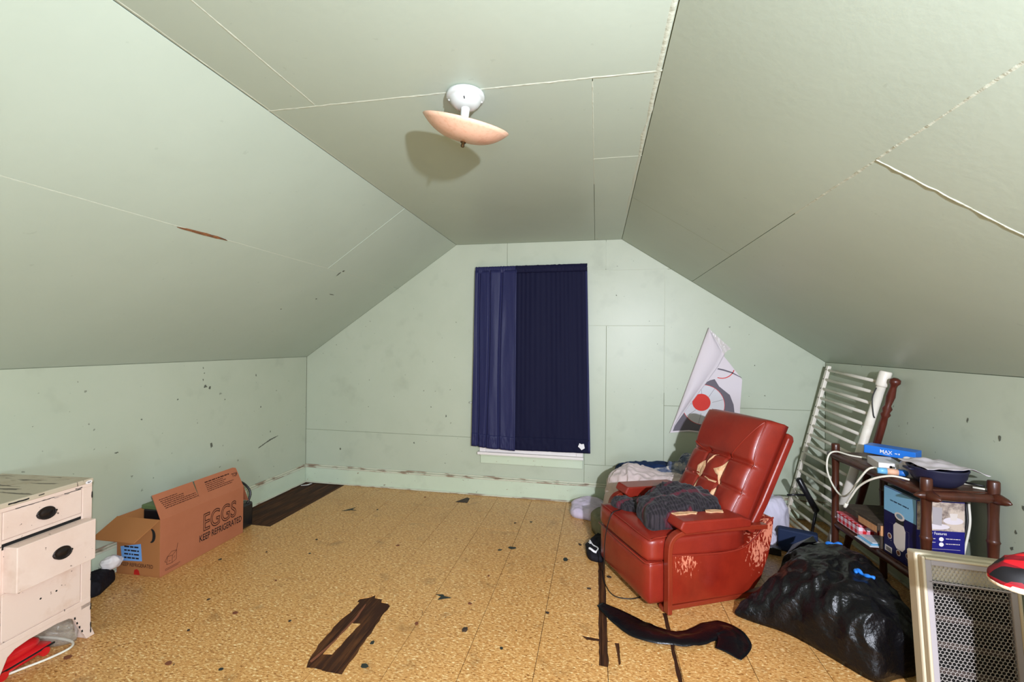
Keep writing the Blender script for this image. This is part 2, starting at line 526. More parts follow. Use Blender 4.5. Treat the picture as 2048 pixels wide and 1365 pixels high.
M_PHOTO = mat('room_photo_print', S(200, 182, 166), 0.45, var=(S(120, 104, 98), 14, 0.45, 0.6))
M_CORD = mat('cream_cable', S(222, 216, 200), 0.4)
M_CORDB = mat('black_cable', S(24, 22, 22), 0.45)
M_BOWL = mat('navy_enamel', S(30, 30, 52), 0.5, 0.35, bump=(90, 0.05))
M_GRILL = mat('grey_white_mesh', S(176, 168, 162), 0.4, 0.4)
M_CASE = mat('yellowed_plastic', S(206, 192, 166), 0.4, 0.4)
M_CASEG = mat('warm_grey_plastic', S(166, 158, 160), 0.45)
M_FIN = mat('dusty_brown_fins', S(70, 58, 52), 0.6)
M_REDPL = mat('red_plastic', S(206, 28, 34), 0.22, 0.5, coat=0.3)
M_CLEAR = mat('crumpled_clear_film', S(200, 196, 184), 0.12, 0.6, alpha=0.30, bump=(30, 0.5))
M_FILMW = mat('milky_plastic_film', S(216, 208, 204), 0.2, 0.5, alpha=0.75, bump=(30, 0.5))
def gingham(name, dark, mid, light, sc):
    m = mat(name, light, 0.6, 0.3)
    nt = m.node_tree
    tc = nt.nodes.new('ShaderNodeTexCoord')
    sp = nt.nodes.new('ShaderNodeSeparateXYZ'); nt.links.new(tc.outputs['Object'], sp.inputs[0])
    def stripe(sock, off):
        a = nt.nodes.new('ShaderNodeMath'); a.operation = 'MULTIPLY_ADD'; a.inputs[1].default_value = sc; a.inputs[2].default_value = off + 50
        nt.links.new(sock, a.inputs[0])
        f = nt.nodes.new('ShaderNodeMath'); f.operation = 'FRACT'; nt.links.new(a.outputs[0], f.inputs[0])
        g = nt.nodes.new('ShaderNodeMath'); g.operation = 'GREATER_THAN'; g.inputs[1].default_value = 0.5; nt.links.new(f.outputs[0], g.inputs[0])
        return g.outputs[0]
    ad = nt.nodes.new('ShaderNodeMath'); ad.operation = 'ADD'
    nt.links.new(sp.outputs['X'], ad.inputs[0]); nt.links.new(sp.outputs['Y'], ad.inputs[1])
    a = stripe(ad.outputs[0], 0.0); b = stripe(sp.outputs['Z'], 0.25)
    mx = nt.nodes.new('ShaderNodeMath'); mx.operation = 'MAXIMUM'; nt.links.new(a, mx.inputs[0]); nt.links.new(b, mx.inputs[1])
    mixin(m, mx.outputs[0], mid)
    mixin(m, mult(m, a, b), dark)
    return m
M_GING = gingham('red_gingham', S(206, 34, 40), S(222, 140, 150), S(230, 216, 224), 26)
M_CHECK = gingham('buffalo_plaid', S(24, 22, 24), S(126, 16, 28), S(214, 24, 34), 12)
M_CREAM = mat('cream_fleece', S(226, 208, 180), 0.9, 0.1, bump=(90, 0.5), sheen=0.3)
M_FLAKE = mat('dark_tile_chip', S(50, 40, 34), 0.7, var=(S(84, 62, 48), 40, 0.45, 0.65))
M_FLAKEB = mat('brown_chip', S(116, 66, 42), 0.7)
M_FLAKEG = mat('greenish_black_chip', S(38, 44, 40), 0.6)
M_WOODEDGE = mat('raw_pine_edge', S(206, 150, 104), 0.7, var=(S(190, 130, 86), 12, 0.4, 0.7), stretch=(1, 6, 1))
M_SCRATCH = mat('scratched_dark_wood', S(66, 54, 44), 0.6, var=(S(98, 84, 68), 14, 0.5, 0.7), stretch=(1, 3, 1))
M_PILLOW = mat('white_pillow', S(206, 200, 214), 0.85, 0.15, bump=(40, 0.15))
M_NAVYCASE = mat('navy_fabric_case', S(30, 44, 74), 0.7, 0.25, bump=(60, 0.1))
M_WINFRAME = mat('white_window_paint', S(222, 214, 210), 0.5, var=(S(180, 130, 104), 9, 0.66, 0.72), bump=(50, 0.1))
M_GLASS = mat('window_glass', S(200, 215, 225), 0.03, 0.5, trans=0.9)
M_STRIPE = mat('rolled_peach_paper', S(222, 172, 142), 0.6)
M_BLUEPL = mat('light_blue_plastic', S(110, 176, 216), 0.35)
M_BLUEPL2 = mat('mid_blue_plastic', S(44, 112, 196), 0.35)
M_MAG = mat('glossy_paper', S(214, 212, 214), 0.3, 0.5, var=(S(140, 168, 200), 5, 0.5, 0.6))

# ------------------------------------------------------------------ room shell
XL, XR, YB, YF = -2.885, 1.83, 4.0, -3.2
ZK_L, ZK_R, ZC, CX0, CX1 = 1.262, 1.287, 2.347, -1.313, 0.212
def gable_top(x):
    if x < CX0: return ZK_L + (x - XL) / (CX0 - XL) * (ZC - ZK_L)
    if x > CX1: return ZC + (x - CX1) / (XR - CX1) * (ZK_R - ZC)
    return ZC

# floor: boards below, tiles on top
fb = MB().box((XL - .05, YF - .05, -0.10), (XR + .05, YB + .05, -0.02)).build('floor', M_BOARD)
tag(fb, 'tan mottled tile floor with dark gaps over old boards', 'floor', kind='structure')
bw = 0.14
bme = None
for i in range(34):
    x0 = XL - .02 + i * bw
    if bme is None:
        o = MB().box((0.001, YF, -0.02), (bw - 0.001, YB + .0, -0.0045)).build('floorboard', M_BOARD, fb)
        bme = o.data; o.location.x = x0
    else:
        o = bpy.data.objects.new('floorboard', bme); COL.objects.link(o); o.parent = fb; o.location.x = x0
TS = 0.312
GX = [0.06 + TS * k for k in range(-10, 7)]
GY = [2.03 + TS * k for k in range(-11, 8)]
rng = random.Random(4)
def ragged(poly, amp, step, seed):
    out = []; r = random.Random(seed)
    for i in range(len(poly)):
        a = Vector(poly[i]); b = Vector(poly[(i+1) % len(poly)])
        n = max(1, int((b - a).length / step))
        nn = Vector((-(b-a).y, (b-a).x)).normalized()
        for k in range(n):
            p = a + (b - a) * k / n
            out.append(tuple(p + nn * r.uniform(-amp, amp)))
    return out
HOLE = [(-1.224,1.722),(-1.052,1.713),(-1.064,1.95),(-1.078,2.207),(-1.10,2.232),(-1.135,2.235),(-1.15,2.262),(-1.195,2.264),(-1.205,2.292),(-1.222,2.262),(-1.268,2.238),(-1.272,2.21),(-1.255,2.205),(-1.252,2.12),(-1.268,2.06),(-1.268,1.90),(-1.256,1.80)]
cuts = [ragged(HOLE, 0.004, 0.03, 1),
        ragged([(0.022,1.985),(0.0635,1.985),(0.0635,3.06),(0.022,3.06)], 0.0025, 0.03, 2),
        ragged([(-0.068,2.185),(-0.036,2.15),(0.03,2.15),(0.03,2.172),(-0.04,2.175)], 0.002, 0.03, 3),
        ragged([(0.0635,2.155),(0.10,2.160),(0.0635,2.168)], 0.001, 0.03, 31),
        ragged([(0.094,2.16),(0.118,2.16),(0.118,2.02),(0.110,2.005),(0.104,2.09)], 0.002, 0.03, 4),
        ragged([(0.344,1.80),(0.366,1.80),(0.370,2.20),(0.374,2.45),(0.352,2.45),(0.354,2.2)], 0.002, 0.04, 5)]
cut_objs = []
for c in cuts:
    o = MB().prism(c, lambda a, b, t: (a, b, t), -0.05, 0.05).build('cutter', M_BOARD)
    cut_objs.append((o, min(p[0] for p in c), max(p[0] for p in c), min(p[1] for p in c), max(p[1] for p in c)))
bpy.context.view_layer.update()
tile_meshes = {}
G = 0.0013
for ix in range(len(GX) - 1):
    for iy in range(len(GY) - 1):
        x0, x1 = max(GX[ix], XL), min(GX[ix+1], XR)
        y0, y1 = max(GY[iy], YF), min(GY[iy+1], YB)
        if x1 - x0 < 0.03 or y1 - y0 < 0.02: continue
        if x1 < -2.30 and y0 > 3.05 - 0.1 and y1 > 3.1: continue        # the bare corner
        key = (round(x1 - x0, 3), round(y1 - y0, 3))
        if key not in tile_meshes:
            me = bpy.data.meshes.new('tile')
            t = MB().box((G, G, -0.0045), (x1 - x0 - G, y1 - y0 - G, 0.0))
            me.from_pydata(t.v, [], t.f); me.materials.append(M_TILE)
            tile_meshes[key] = me
        o = bpy.data.objects.new('tile', tile_meshes[key]); COL.objects.link(o); o.parent = fb
        o.location = (x0, y0, rng.uniform(-0.0006, 0.0))
        hit = [c for c in cut_objs if c[1] < x1 and c[2] > x0 and c[3] < y1 and c[4] > y0]
        if hit:
            for c in hit:
                md = o.modifiers.new('cut', 'BOOLEAN'); md.object = c[0]; md.operation = 'DIFFERENCE'; md.solver = 'EXACT'
            bpy.context.view_layer.update()
            me = bpy.data.meshes.new_from_object(o.evaluated_get(bpy.context.evaluated_depsgraph_get()))
            o.modifiers.clear(); o.data = me
            me.materials.clear(); me.materials.append(M_TILE)
for c in cut_objs:
    bpy.data.objects.remove(c[0], do_unlink=True)
MB().prism(ragged([(-1.195,2.035),(-1.155,2.04),(-1.165,1.82),(-1.205,1.812)], 0.002, 0.03, 8), lambda a, b, t: (a, b, t), -0.0045, 0.0).build('tile_fragment', M_TILE, fb)
MB().prism(ragged([(-1.236,1.76),(-1.226,1.755),(-1.196,1.9),(-1.196,2.1),(-1.21,2.2),(-1.214,2.2),(-1.208,2.1),(-1.210,1.9)], 0.002, 0.03, 9), lambda a, b, t: (a, b, t), -0.0045, -0.002).build('tile_sliver', M_FLAKEB, fb)

o = MB().box((XL, YF, -0.0045), (XR, GY[0], 0.0)).build('tile_field', M_TILE, fb); o['kind'] = 'stuff'

# walls with their boards
def clip(poly, a, b, c):
    """keep a*x + b*y <= c"""
    out = []
    for i in range(len(poly)):
        p, q = poly[i], poly[(i+1) % len(poly)]
        dp, dq = a*p[0]+b*p[1]-c, a*q[0]+b*q[1]-c
        if dp <= 0: out.append(p)
        if (dp < 0 < dq) or (dq < 0 < dp):
            t = dp / (dp - dq); out.append((p[0]+(q[0]-p[0])*t, p[1]+(q[1]-p[1])*t))
    return out
def gclip(poly):
    k1 = (ZC - ZK_L) / (CX0 - XL); k2 = (ZC - ZK_R) / (XR - CX1)
    poly = clip(poly, 0, 1, ZC)
    poly = clip(poly, -k1, 1, ZK_L - k1 * XL)
    return clip(poly, k2, 1, ZC + k2 * CX1)
def board_set(parent, rects, fn, m, clipfn=None, gap=0.0012, thick=0.006, lift=None):
    r = random.Random(7)
    for (a0, a1, b0, b1) in rects:
        p = [(a0+gap, b0+gap), (a1-gap, b0+gap), (a1-gap, b1-gap), (a0+gap, b1-gap)]
        if clipfn: p = clipfn(p)
        if len(p) < 3: continue
        MB().prism(p, fn, -0.004, thick + r.uniform(0, 0.0015)).build('wallboard', m, parent, bevel=0.0012, seg=1)
outl = [(XL, -0.02), (XR, -0.02), (XR, ZK_R), (CX1, ZC), (CX0, ZC), (XL, ZK_L)]
wb = MB().prism([(XL-.06,-.06),(XR+.06,-.06),(XR+.06,ZK_R+.06),(CX1+.06,ZC+.06),(CX0-.06,ZC+.06),(XL-.06,ZK_L+.06)], lambda a, b, t: (a, t, b), YB + 0.007, YB + 0.10).build('wall_back', M_BACKING)
tag(wb, 'pale mint green gable wall behind the curtained window', 'wall', kind='structure')
fback = lambda a, b, t: (a, YB + 0.007 - t, b)
board_set(wb, [(XL, -0.82, 0.53, 2.4), (-0.82, 0.077, 2.075, 2.4), (0.077, 0.70, 2.075, 2.4), (-0.82, -0.10, 0.53, 2.075),
               (-0.10, 0.578, 1.583, 2.075), (-0.10, 0.085, 0.34, 1.583), (0.085, 0.578, 0.34, 1.583),
               (XL, -0.10, 0.0, 0.53), (-0.10, 0.578, 0.0, 0.34), (0.578, XR, 0.89, 2.075), (0.578, XR, 0.0, 0.89)], fback, M_WALL, gclip)
wl = MB().box((XL - .10, YF, -.06), (XL - .007, YB, ZK_L + .04)).build('wall_left', M_BACKING)
tag(wl, 'low mint green knee wall behind the egg carton', 'wall', kind='structure')
fleft = lambda a, b, t: (XL - 0.007 + t, a, b)
board_set(wl, [(YF, 0.6, 0, ZK_L), (0.6, YB, 0, ZK_L)], fleft, M_WALL)
wr = MB().box((XR + .007, YF, -.06), (XR + .10, YB, ZK_R + .04)).build('wall_right', M_BACKING)
tag(wr, 'low mint green knee wall behind the bamboo shelf', 'wall', kind='structure')
fright = lambda a, b, t: (XR + 0.007 - t, a, b)
board_set(wr, [(YF, 0.9, 0, ZK_R), (0.9, YB, 0, ZK_R)], fright, M_WALL)
wf = MB().prism([(XL-.06,-.06),(XR+.06,-.06),(XR+.06,ZK_R+.06),(CX1+.06,ZC+.06),(CX0-.06,ZC+.06),(XL-.06,ZK_L+.06)], lambda a, b, t: (a, t, b), YF - 0.10, YF).build('wall_front', M_WALL)
tag(wf, 'mint green gable wall behind the camera', 'wall', kind='structure')
# flat ceiling
cl = MB().box((CX0 - .05, YF, ZC + .007), (CX1 + .05, YB, ZC + .10)).build('ceiling', M_BACKING)
tag(cl, 'narrow flat pale green ceiling strip holding the lamp', 'ceiling', kind='structure')
fceil = lambda a, b, t: (a, b, ZC + 0.007 - t)
board_set(cl, [(CX0, -1.10, YF, 1.562), (-1.10, CX1, YF, 1.562), (CX0, -0.022, 1.562, YB), (-0.022, CX1, 1.562, 2.247), (-0.022, CX1, 2.247, YB)], fceil, M_SLOPE)
# slopes
def slope(x0, z0, x1, z1):
    d = Vector((x1 - x0, 0, z1 - z0)); L = d.length; d.normalize()
    n = Vector((d.z, 0, -d.x))
    if n.z > 0: n = -n
    return L, (lambda a, b, t: tuple(Vector((x0, b, z0)) + d * a + n * (t - 0.007)))
LL, fls = slope(XL, ZK_L, CX0, ZC)
LR, frs = slope(XR, ZK_R, CX1, ZC)
sl = MB().prism([(-.05, YF), (LL + .05, YF), (LL + .05, YB), (-.05, YB)], fls, -0.09, 0.0).build('ceiling_slope', M_BACKING)
tag(sl, 'sloping pale green ceiling over the left knee wall', 'ceiling', kind='structure')
aL = LL * ((-1.902) - XL) / (CX0 - XL)
board_set(sl, [(0, aL, YF, YB), (aL, LL, YF, 2.855), (aL, LL, 2.855, YB)], fls, M_SLOPE)
sr = MB().prism([(-.05, YF), (LR + .05, YF), (LR + .05, YB), (-.05, YB)], frs, -0.09, 0.0).build('ceiling_slope', M_BACKING)
tag(sr, 'sloping pale green ceiling over the right knee wall', 'ceiling', kind='structure')
aR = LR * (XR - 0.80) / (XR - CX1)
board_set(sr, [(0, aR, YF, 1.465), (0, aR, 1.465, YB), (aR, LR, YF, 2.865), (aR, LR, 2.865, YB)], frs, M_SLOPE)

def bead(p0, p1, fn, parent, wd=0.007, h=0.004, seed=0, lump=0.5, name='caulk_bead'):
    """an uneven line of painted filler along a joint"""
    n = 60; mb = MB(); vs = []; fs = []
    p0 = Vector(p0); p1 = Vector(p1); d = (p1 - p0).normalized(); nn = Vector((-d.y, d.x))
    for i in range(n + 1):
        p = p0 + (p1 - p0) * i / n
        ww = 0.7 * wd * (1 + lump * nz(i * 0.7 + seed, seed)) ; hh = 0.4 * h * max(0.15, 0.7 + 1.2 * lump * nz(i * 0.9, seed + 5))
        off = nn * wd * 0.4 * nz(i * 0.5, seed + 2)
        for s_, z_ in ((-1, 0.0055), (-0.5, 0.0065 + hh * .8), (0.2, 0.0065 + hh), (1, 0.0055)):
            q = p + nn * ww * s_ + off
            vs.append(fn(q.x, q.y, z_))
    for i in range(n):
        for k in range(3):
            fs.append((i*4+k, i*4+k+1, (i+1)*4+k+1, (i+1)*4+k))
    mb.add(vs, fs)
    return mb.build(name, M_CAULK, parent, smooth=True)
bead((CX0, 1.562), (CX1, 1.562), fceil, cl, 0.009, 0.004, 1, 0.9)
bead((-1.10, YF + .01), (-1.10, 1.55), fceil, cl, 0.007, 0.003, 2)
bead((-0.022, 1.58), (-0.022, 2.6), fceil, cl, 0.004, 0.003, 3, 0.9)
bead((-0.02, 2.247), (CX1, 2.247), fceil, cl, 0.004, 0.002, 4)
bead((CX1 - .012, YF + .01), (CX1 - .012, 3.2), fceil, cl, 0.013, 0.006, 5, 0.9)
bead((CX0 + .008, YF + .01), (CX0 + .008, 3.0), fceil, cl, 0.007, 0.004, 6)
bead((aR, YF + .01), (aR, 2.0), frs, sr, 0.008, 0.004, 7, 0.8)
bead((0.02, 1.465), (aR, 1.465), frs, sr, 0.008, 0.006, 8, 0.8)
bead((aL, YF + .01), (aL, 3.9), fls, sl, 0.0045, 0.002, 9, 0.6)
bead((-0.10, 2.075), (0.60, 2.075), fback, wb, 0.006, 0.003, 10, 0.9)
bead((-0.10, 1.583), (0.578, 1.583), fback, wb, 0.006, 0.003, 11, 0.8)
bead((0.578, 1.0), (0.578, 2.09), fback, wb, 0.006, 0.003, 12, 0.9)
bead((0.077, 2.09), (0.077, 2.33), fback, wb, 0.004, 0.002, 13)
pe = MB().prism(ragged([(aL-.004,1.70),(aL+.004,1.75),(aL+.009,1.85),(aL+.004,1.97),(aL-.002,1.98),(aL-.006,1.88),(aL-.008,1.80)], 0.002, 0.03, 5), fls, 0.004, 0.0105).build('peeled_patch', M_PEEL, sl)

# baseboards: plank + worn cap moulding
def baseboard(name, p0, p1, nrm, label):
    p0 = Vector(p0); p1 = Vector(p1); d = (p1 - p0); L = d.length; ang = math.atan2(d.y, d.x)
    M = Matrix.Translation((p0.x, p0.y, 0)) @ Matrix.Rotation(ang, 4, 'Z')
    s = nrm
    def pb(lo, hi):
        y = sorted((lo[1]*s, hi[1]*s))
        return MB().box((lo[0], y[0], lo[2]), (hi[0], y[1], hi[2]), M)
    o = pb((0, 0, 0), (L, 0.018, 0.150)).build(name, M_TRIM, None, bevel=0.002)
    tag(o, label, 'baseboard', kind='structure')
    pb((0, 0, 0.150), (L, 0.026, 0.166)).build('cap_moulding', M_TRIMCAP, o, bevel=0.004)
    pb((0, 0, 0.166), (L, 0.012, 0.180)).build('cap_bead', M_TRIMCAP, o, bevel=0.004)
    pb((0, 0.018, 0.0), (L, 0.028, 0.014)).build('shoe_strip', M_TRIMCAP, o, bevel=0.003)
baseboard('baseboard_back', (XL + .001, YB), (XR - .001, YB), -1, 'mint green baseboard along the window wall')
baseboard('baseboard_left', (XL, YF), (XL, YB - .03), -1, 'chipped mint green baseboard along the left knee wall')
baseboard('baseboard_right', (XR, YF), (XR, YB - .03), 1, 'mint green baseboard along the right knee wall')

# window behind the curtain
wn = MB()
for lo, hi in (((-1.06, 3.975, 0.39), (-1.00, 4.0, 2.06)), ((-0.17, 3.975, 0.39), (-0.11, 4.0, 2.06)), ((-1.06, 3.975, 2.0), (-0.11, 4.0, 2.06)), ((-1.0, 3.98, 1.19), (-0.17, 4.0, 1.24)), ((-1.0, 3.978, 0.40), (-0.17, 4.0, 0.485))):
    wn.box(lo, hi)
wn = wn.build('window_1', M_WINFRAME, None, bevel=0.003)
tag(wn, 'window hidden behind the navy curtains', 'window', kind='structure')
bx('pane', (-1.0, 3.988, 0.485), (-0.17, 3.996, 1.19), M_GLASS, wn, 0)
bx('pane', (-1.0, 3.988, 1.24), (-0.17, 3.996, 2.0), M_GLASS, wn, 0)
bx('window_sill', (-1.075, 3.945, 0.388), (-0.105, 4.0, 0.412), M_WINFRAME, wn, 0.004)
bx('window_apron', (-1.052, 3.978, 0.303), (-0.114, 4.0, 0.388), M_TRIM, wn, 0.003)
bx('apron_moulding', (-1.052, 3.968, 0.372), (-0.114, 3.98, 0.388), M_TRIM, wn, 0.003)

# ------------------------------------------------------------------ curtains
rod = MB().tube([(-1.108, 3.94, 2.096), (-0.083, 3.94, 2.105)], 0.006, 10).build('curtain_rod', M_WHITE)
tag(rod, 'thin white curtain rod inside the navy curtain headers', 'curtain rod')
for x in (-1.095, -0.095):
    bx('rod_bracket', (x - .006, 3.94, 2.085), (x + .006, 4.0, 2.115), M_WHITE, rod, 0.002)
def curtain(name, label, xa0, xa1, xb0, xb1, z0a, z0b, z1, pleat, m, seed, ybase):
    t = thing(name, label, 'curtain', ((xa0 + xa1) / 2, 3.94, 0), 0, 'navy curtain panels on the gable window')
    cx = (xa0 + xa1) / 2
    def fn(u, v, off=0.0):
        x = (xa0 + (xa1 - xa0) * u) * (1 - v) + (xb0 + (xb1 - xb0) * u) * v
        z = z1 + ((z0a + (z0b - z0a) * u) - z1) * v
        y = ybase + pleat(u, v) + 0.004 * nz(u * 9 + seed, v * 5) + off
        if v > 0.9: y += 0.006 * nz(u * 22, v * 40, seed)
        return (x - cx, y, z)
    MB().grid(110, 60, lambda u, v: fn(u, v)).build('panel', m, t, smooth=True, solid=0.0016, fix=False)
    # gathered rod pocket and heading frill
    def hd(u, v):
        x = xa0 + (xa1 - xa0) * u
        a = v * 2 * pi
        zt = (2.095 + 0.010 * (x + 1.13) / 1.07)
        w_ = 0.012 + 0.004 * nz(u * 46 + seed, a * 0.6)
        return (x - cx, -w_ * cos(a) , zt + 0.034 * sin(a) * (1 + 0.12 * nz(u * 30, seed)) - 0.008)
    MB().grid(120, 14, hd).build('rod_pocket', m, t, smooth=True)
    # bottom hem
    def hem(u, v):
        p = fn(u, 0.925 + 0.075 * v, -0.003)
        return p
    MB().grid(110, 8, hem).build('hem', m, t, smooth=True, solid=0.0012, fix=False)
    return t, fn
ct, cf = curtain('curtain', 'shiny navy satin curtain panel, the narrower left one', -1.105, -0.715, -1.125, -0.715, 0.47, 0.445, 2.085,
        lambda u, v: 0.016 * sum(math.exp(-((u + 0.02 * sin(v * 4 + q * 9) - q) / 0.022) ** 2) for q in (0.12, 0.35, 0.635)) + 0.006 * sin(u * 11) - 0.010 - 0.02 * sin(u * pi) * v, M_CURT, 1, -0.006)
MB().grid(3, 50, lambda u, v: (lambda p: (p[0], p[1] - 0.004, p[2]))(cf(0.965 + 0.035 * u, v))).build('side_hem', M_CURT, ct, smooth=True, solid=0.0012, fix=False)
c2, cf2 = curtain('curtain', 'matt dark navy curtain panel, the wider right one with a white tag', -0.728, -0.085, -0.728, -0.045, 0.445, 0.452, 2.085,
        lambda u, v: 0.0022 * sin(u * 31 * pi + 2 * sin(u * 9)) * (1 - 0.7 * v) + 0.003 * sin(u * 5 * pi + 2 * v), M_CURTB, 5, 0.012)
MB().grid(3, 50, lambda u, v: (lambda p: (p[0], p[1] - 0.004, p[2]))(cf2(0.97 + 0.03 * u, v))).build('side_hem', M_CURT, c2, smooth=True, solid=0.0012, fix=False)
tg = MB().prism([(0, 0), (0.012, 0.03), (0.028, 0.022), (0.05, 0.026), (0.058, -0.012), (0.03, -0.03), (0.02, -0.018)], lambda a, b, t: (a, t, b), -0.001, 0.0).build('care_tag', M_WHITE, c2)
tg.location = (0.255, -0.022, 0.515)
hk = MB().tube([(-1.165, 3.999, 0.861), (-1.165, 3.975, 0.861)], 0.004, 8).tube([(-1.165, 3.978, 0.861), (-1.150, 3.972, 0.859), (-1.137, 3.974, 0.860)], 0.0065, 8).build('wall_hook', M_PORC, None, smooth=True)
tag(hk, 'tiny white hook on the wall left of the curtains', 'hook')

# ------------------------------------------------------------------ ceiling lamp
LX, LY = -0.490, 1.582
t = thing('ceiling_lamp', 'white porcelain ceiling lamp with tilted peach glass bowl', 'lamp', (LX, LY, ZC - 0.001))
MB().lathe([(0.0, 0), (0.068, 0), (0.072, -0.003), (0.072, -0.014), (0.069, -0.019), (0.063, -0.020), (0.060, -0.025), (0.050, -0.040), (0.036, -0.050), (0.022, -0.053), (0.0, -0.053)], 40).build('canopy', M_PORC, t, smooth=True)
for a in (0.3, pi + 0.3):
    MB().lathe([(0, 0), (0.005, -0.001), (0.004, -0.005), (0, -0.006)], 10, Matrix.Translation((0.060 * cos(a), 0.060 * sin(a), -0.022))).build('screw', M_PORC, t, smooth=True)
ks = MB().tube([(0.010, -0.052, -0.034), (0.011, -0.048, -0.042)], 0.0022, 6).build('pull_chain_slot', M_DARK, t)
sk = Matrix.Translation((0, 0, -0.052)) @ Matrix.Rotation(radians(5), 4, 'Y')
MB().lathe([(0, 0.004), (0.017, 0.004), (0.0175, -0.006), (0.0165, -0.008), (0.0155, -0.036), (0.018, -0.048), (0.027, -0.062), (0.030, -0.075), (0, -0.075)], 24, sk).build('socket', M_PORC, t, smooth=True)
# the bowl hangs askew: its left rim is higher
tilt = Matrix.Translation((0.004, 0.001, -0.112)) @ Matrix.Rotation(radians(10.86 + 5), 4, 'Z') @ Matrix.Rotation(radians(19), 4, 'X') @ Matrix.Rotation(radians(10.5), 4, 'Y')
prof = []
for i in range(15):
    a = i / 14
    prof.append((0.003 + 0.160 * a, -0.062 * (1 - a ** 2.8)))
inner = [(r * 0.985, z + 0.003) for r, z in prof[::-1]]
bw_ = MB()
n = 48; allp = prof + inner
vs = [tilt @ Vector((r * cos(2*pi*k/n), r * sin(2*pi*k/n), z)) for r, z in allp for k in range(n)]
fs = [(i*n+k, i*n+(k+1) % n, (i+1)*n+(k+1) % n, (i+1)*n+k) for i in range(len(allp)-1) for k in range(n)]
shade = bw_.add(vs, fs).build('glass_bowl', M_PEACH, t, smooth=True)
MB().lathe([(0, -0.058), (0.011, -0.062), (0.011, -0.066), (0.0065, -0.068), (0.0075, -0.078), (0.0045, -0.082), (0, -0.082)], 14, tilt).build('finial', M_BRASS, t, smooth=True)

# ------------------------------------------------------------------ poster
t = thing('poster', 'torn white paper target poster with red bullseye, folded over', 'poster', (0.88, 3.990, 0.93))
def wl_(x, z): return (x - 0.88, z - 0.93)
MP = frame((0, 0, 0), (1, 0, 0), (0, 0, 1))
sheet = [wl_(*p) for p in [(0.628, 0.66), (0.78, 0.678), (0.97, 0.664), (1.18, 0.655), (1.186, 0.9), (1.201, 1.13), (1.10, 1.27), (1.04, 1.345), (0.95, 1.50), (0.80, 1.18), (0.70, 0.88)]]
poly_plate('sheet', sheet, MP, M_PAPER, t, 0.0015)
body = [wl_(*p) for p in [(0.65, 0.676), (0.78, 0.69), (0.97, 0.678), (1.14, 0.672), (1.148, 0.80), (1.135, 0.92), (1.105, 1.0), (1.02, 1.07), (0.985, 1.13), (0.95, 1.12), (0.86, 1.07), (0.72, 0.86)]]
poly_plate('printed_silhouette', body, MP, M_PRINTG, t, 0.0004, 0.0015)
poly_plate('printed_ring_line', circle(0.015, -0.02, 0.172), MP, M_PRINTR, t, 0.0004, 0.0019)
poly_plate('printed_ring', circle(0.015, -0.02, 0.168), MP, M_PRINTL, t, 0.0004, 0.0023)
sp = MB()
for k in range(9):
    a = k * 2 * pi / 9 + 0.3
    d = Vector((cos(a), sin(a))); nn = Vector((-d.y, d.x)) * 0.0012
    c = Vector((0.015, -0.02))
    q = [c + d * .075 + nn, c + d * .166 + nn, c + d * .166 - nn, c + d * .075 - nn]
    sp.add([(p.x, p.y, 0.0030) for p in q], [(0, 1, 2, 3)])
o = sp.build('printed_spokes', M_PRINTG, t, kind='stuff'); o.matrix_basis = MP
poly_plate('printed_bullseye', circle(0.0, 0.0, 0.073), MP, M_PRINTR, t, 0.0004, 0.0030)
arc = [(0.16 + r * cos(a), 0.31 + r * sin(a)) for r, rngs in ((0.105, range(0, 9)), (0.098, range(8, -1, -1))) for a in [(-1.9 + 0.2 * k) for k in rngs]]
poly_plate('printed_arc', arc, MP, M_PRINTR, t, 0.0004, 0.0019)
slit = [wl_(*p) for p in [(1.005, 1.214), (1.055, 1.202), (1.12, 1.182), (1.195, 1.145), (1.195, 1.15), (1.12, 1.194), (1.055, 1.215), (1.012, 1.224)]]
poly_plate('tear_edge', slit, MP, M_PRINTG, t, 0.0004, 0.0019)
# the left half is folded over, showing its white back
def fold(u, v):
    a = Vector(wl_(0.624, 0.655)); b = Vector(wl_(0.931, 1.565))          # folded edge, on the left
    c = Vector(wl_(0.716, 0.80)); d = Vector(wl_(1.01, 1.235))
    e = Vector(wl_(0.931, 1.565)); f = Vector(wl_(1.065, 1.345))
    L = a.lerp(b, v)
    if v < 0.72: Rr = a.lerp(c, v / 0.30) if v < 0.30 else c.lerp(d, (v - 0.30) / 0.42)
    elif v < 0.86: Rr = d.lerp(f, (v - 0.72) / 0.14)
    else: Rr = f.lerp(e, (v - 0.86) / 0.14)
    p = L.lerp(Rr, u)
    y = -0.006 - 0.022 * sin(min(1, u * 1.15) * pi) ** 0.8 * min(1, v * 3) - 0.004 * nz(p.x * 9, p.y * 9)
    return (p.x, y, p.y)
MB().grid(16, 48, fold).build('folded_flap', M_PAPER, t, smooth=True, solid=0.001, fix=False)
flap2 = [wl_(*p) for p in [(0.935, 1.56), (1.115, 1.385), (1.085, 1.375), (1.06, 1.345), (1.0, 1.40)]]
poly_plate('torn_corner', flap2, frame((0, -0.004, 0), (1, 0, 0), (0, 0, 1)), M_FILMW, t, 0.0008)

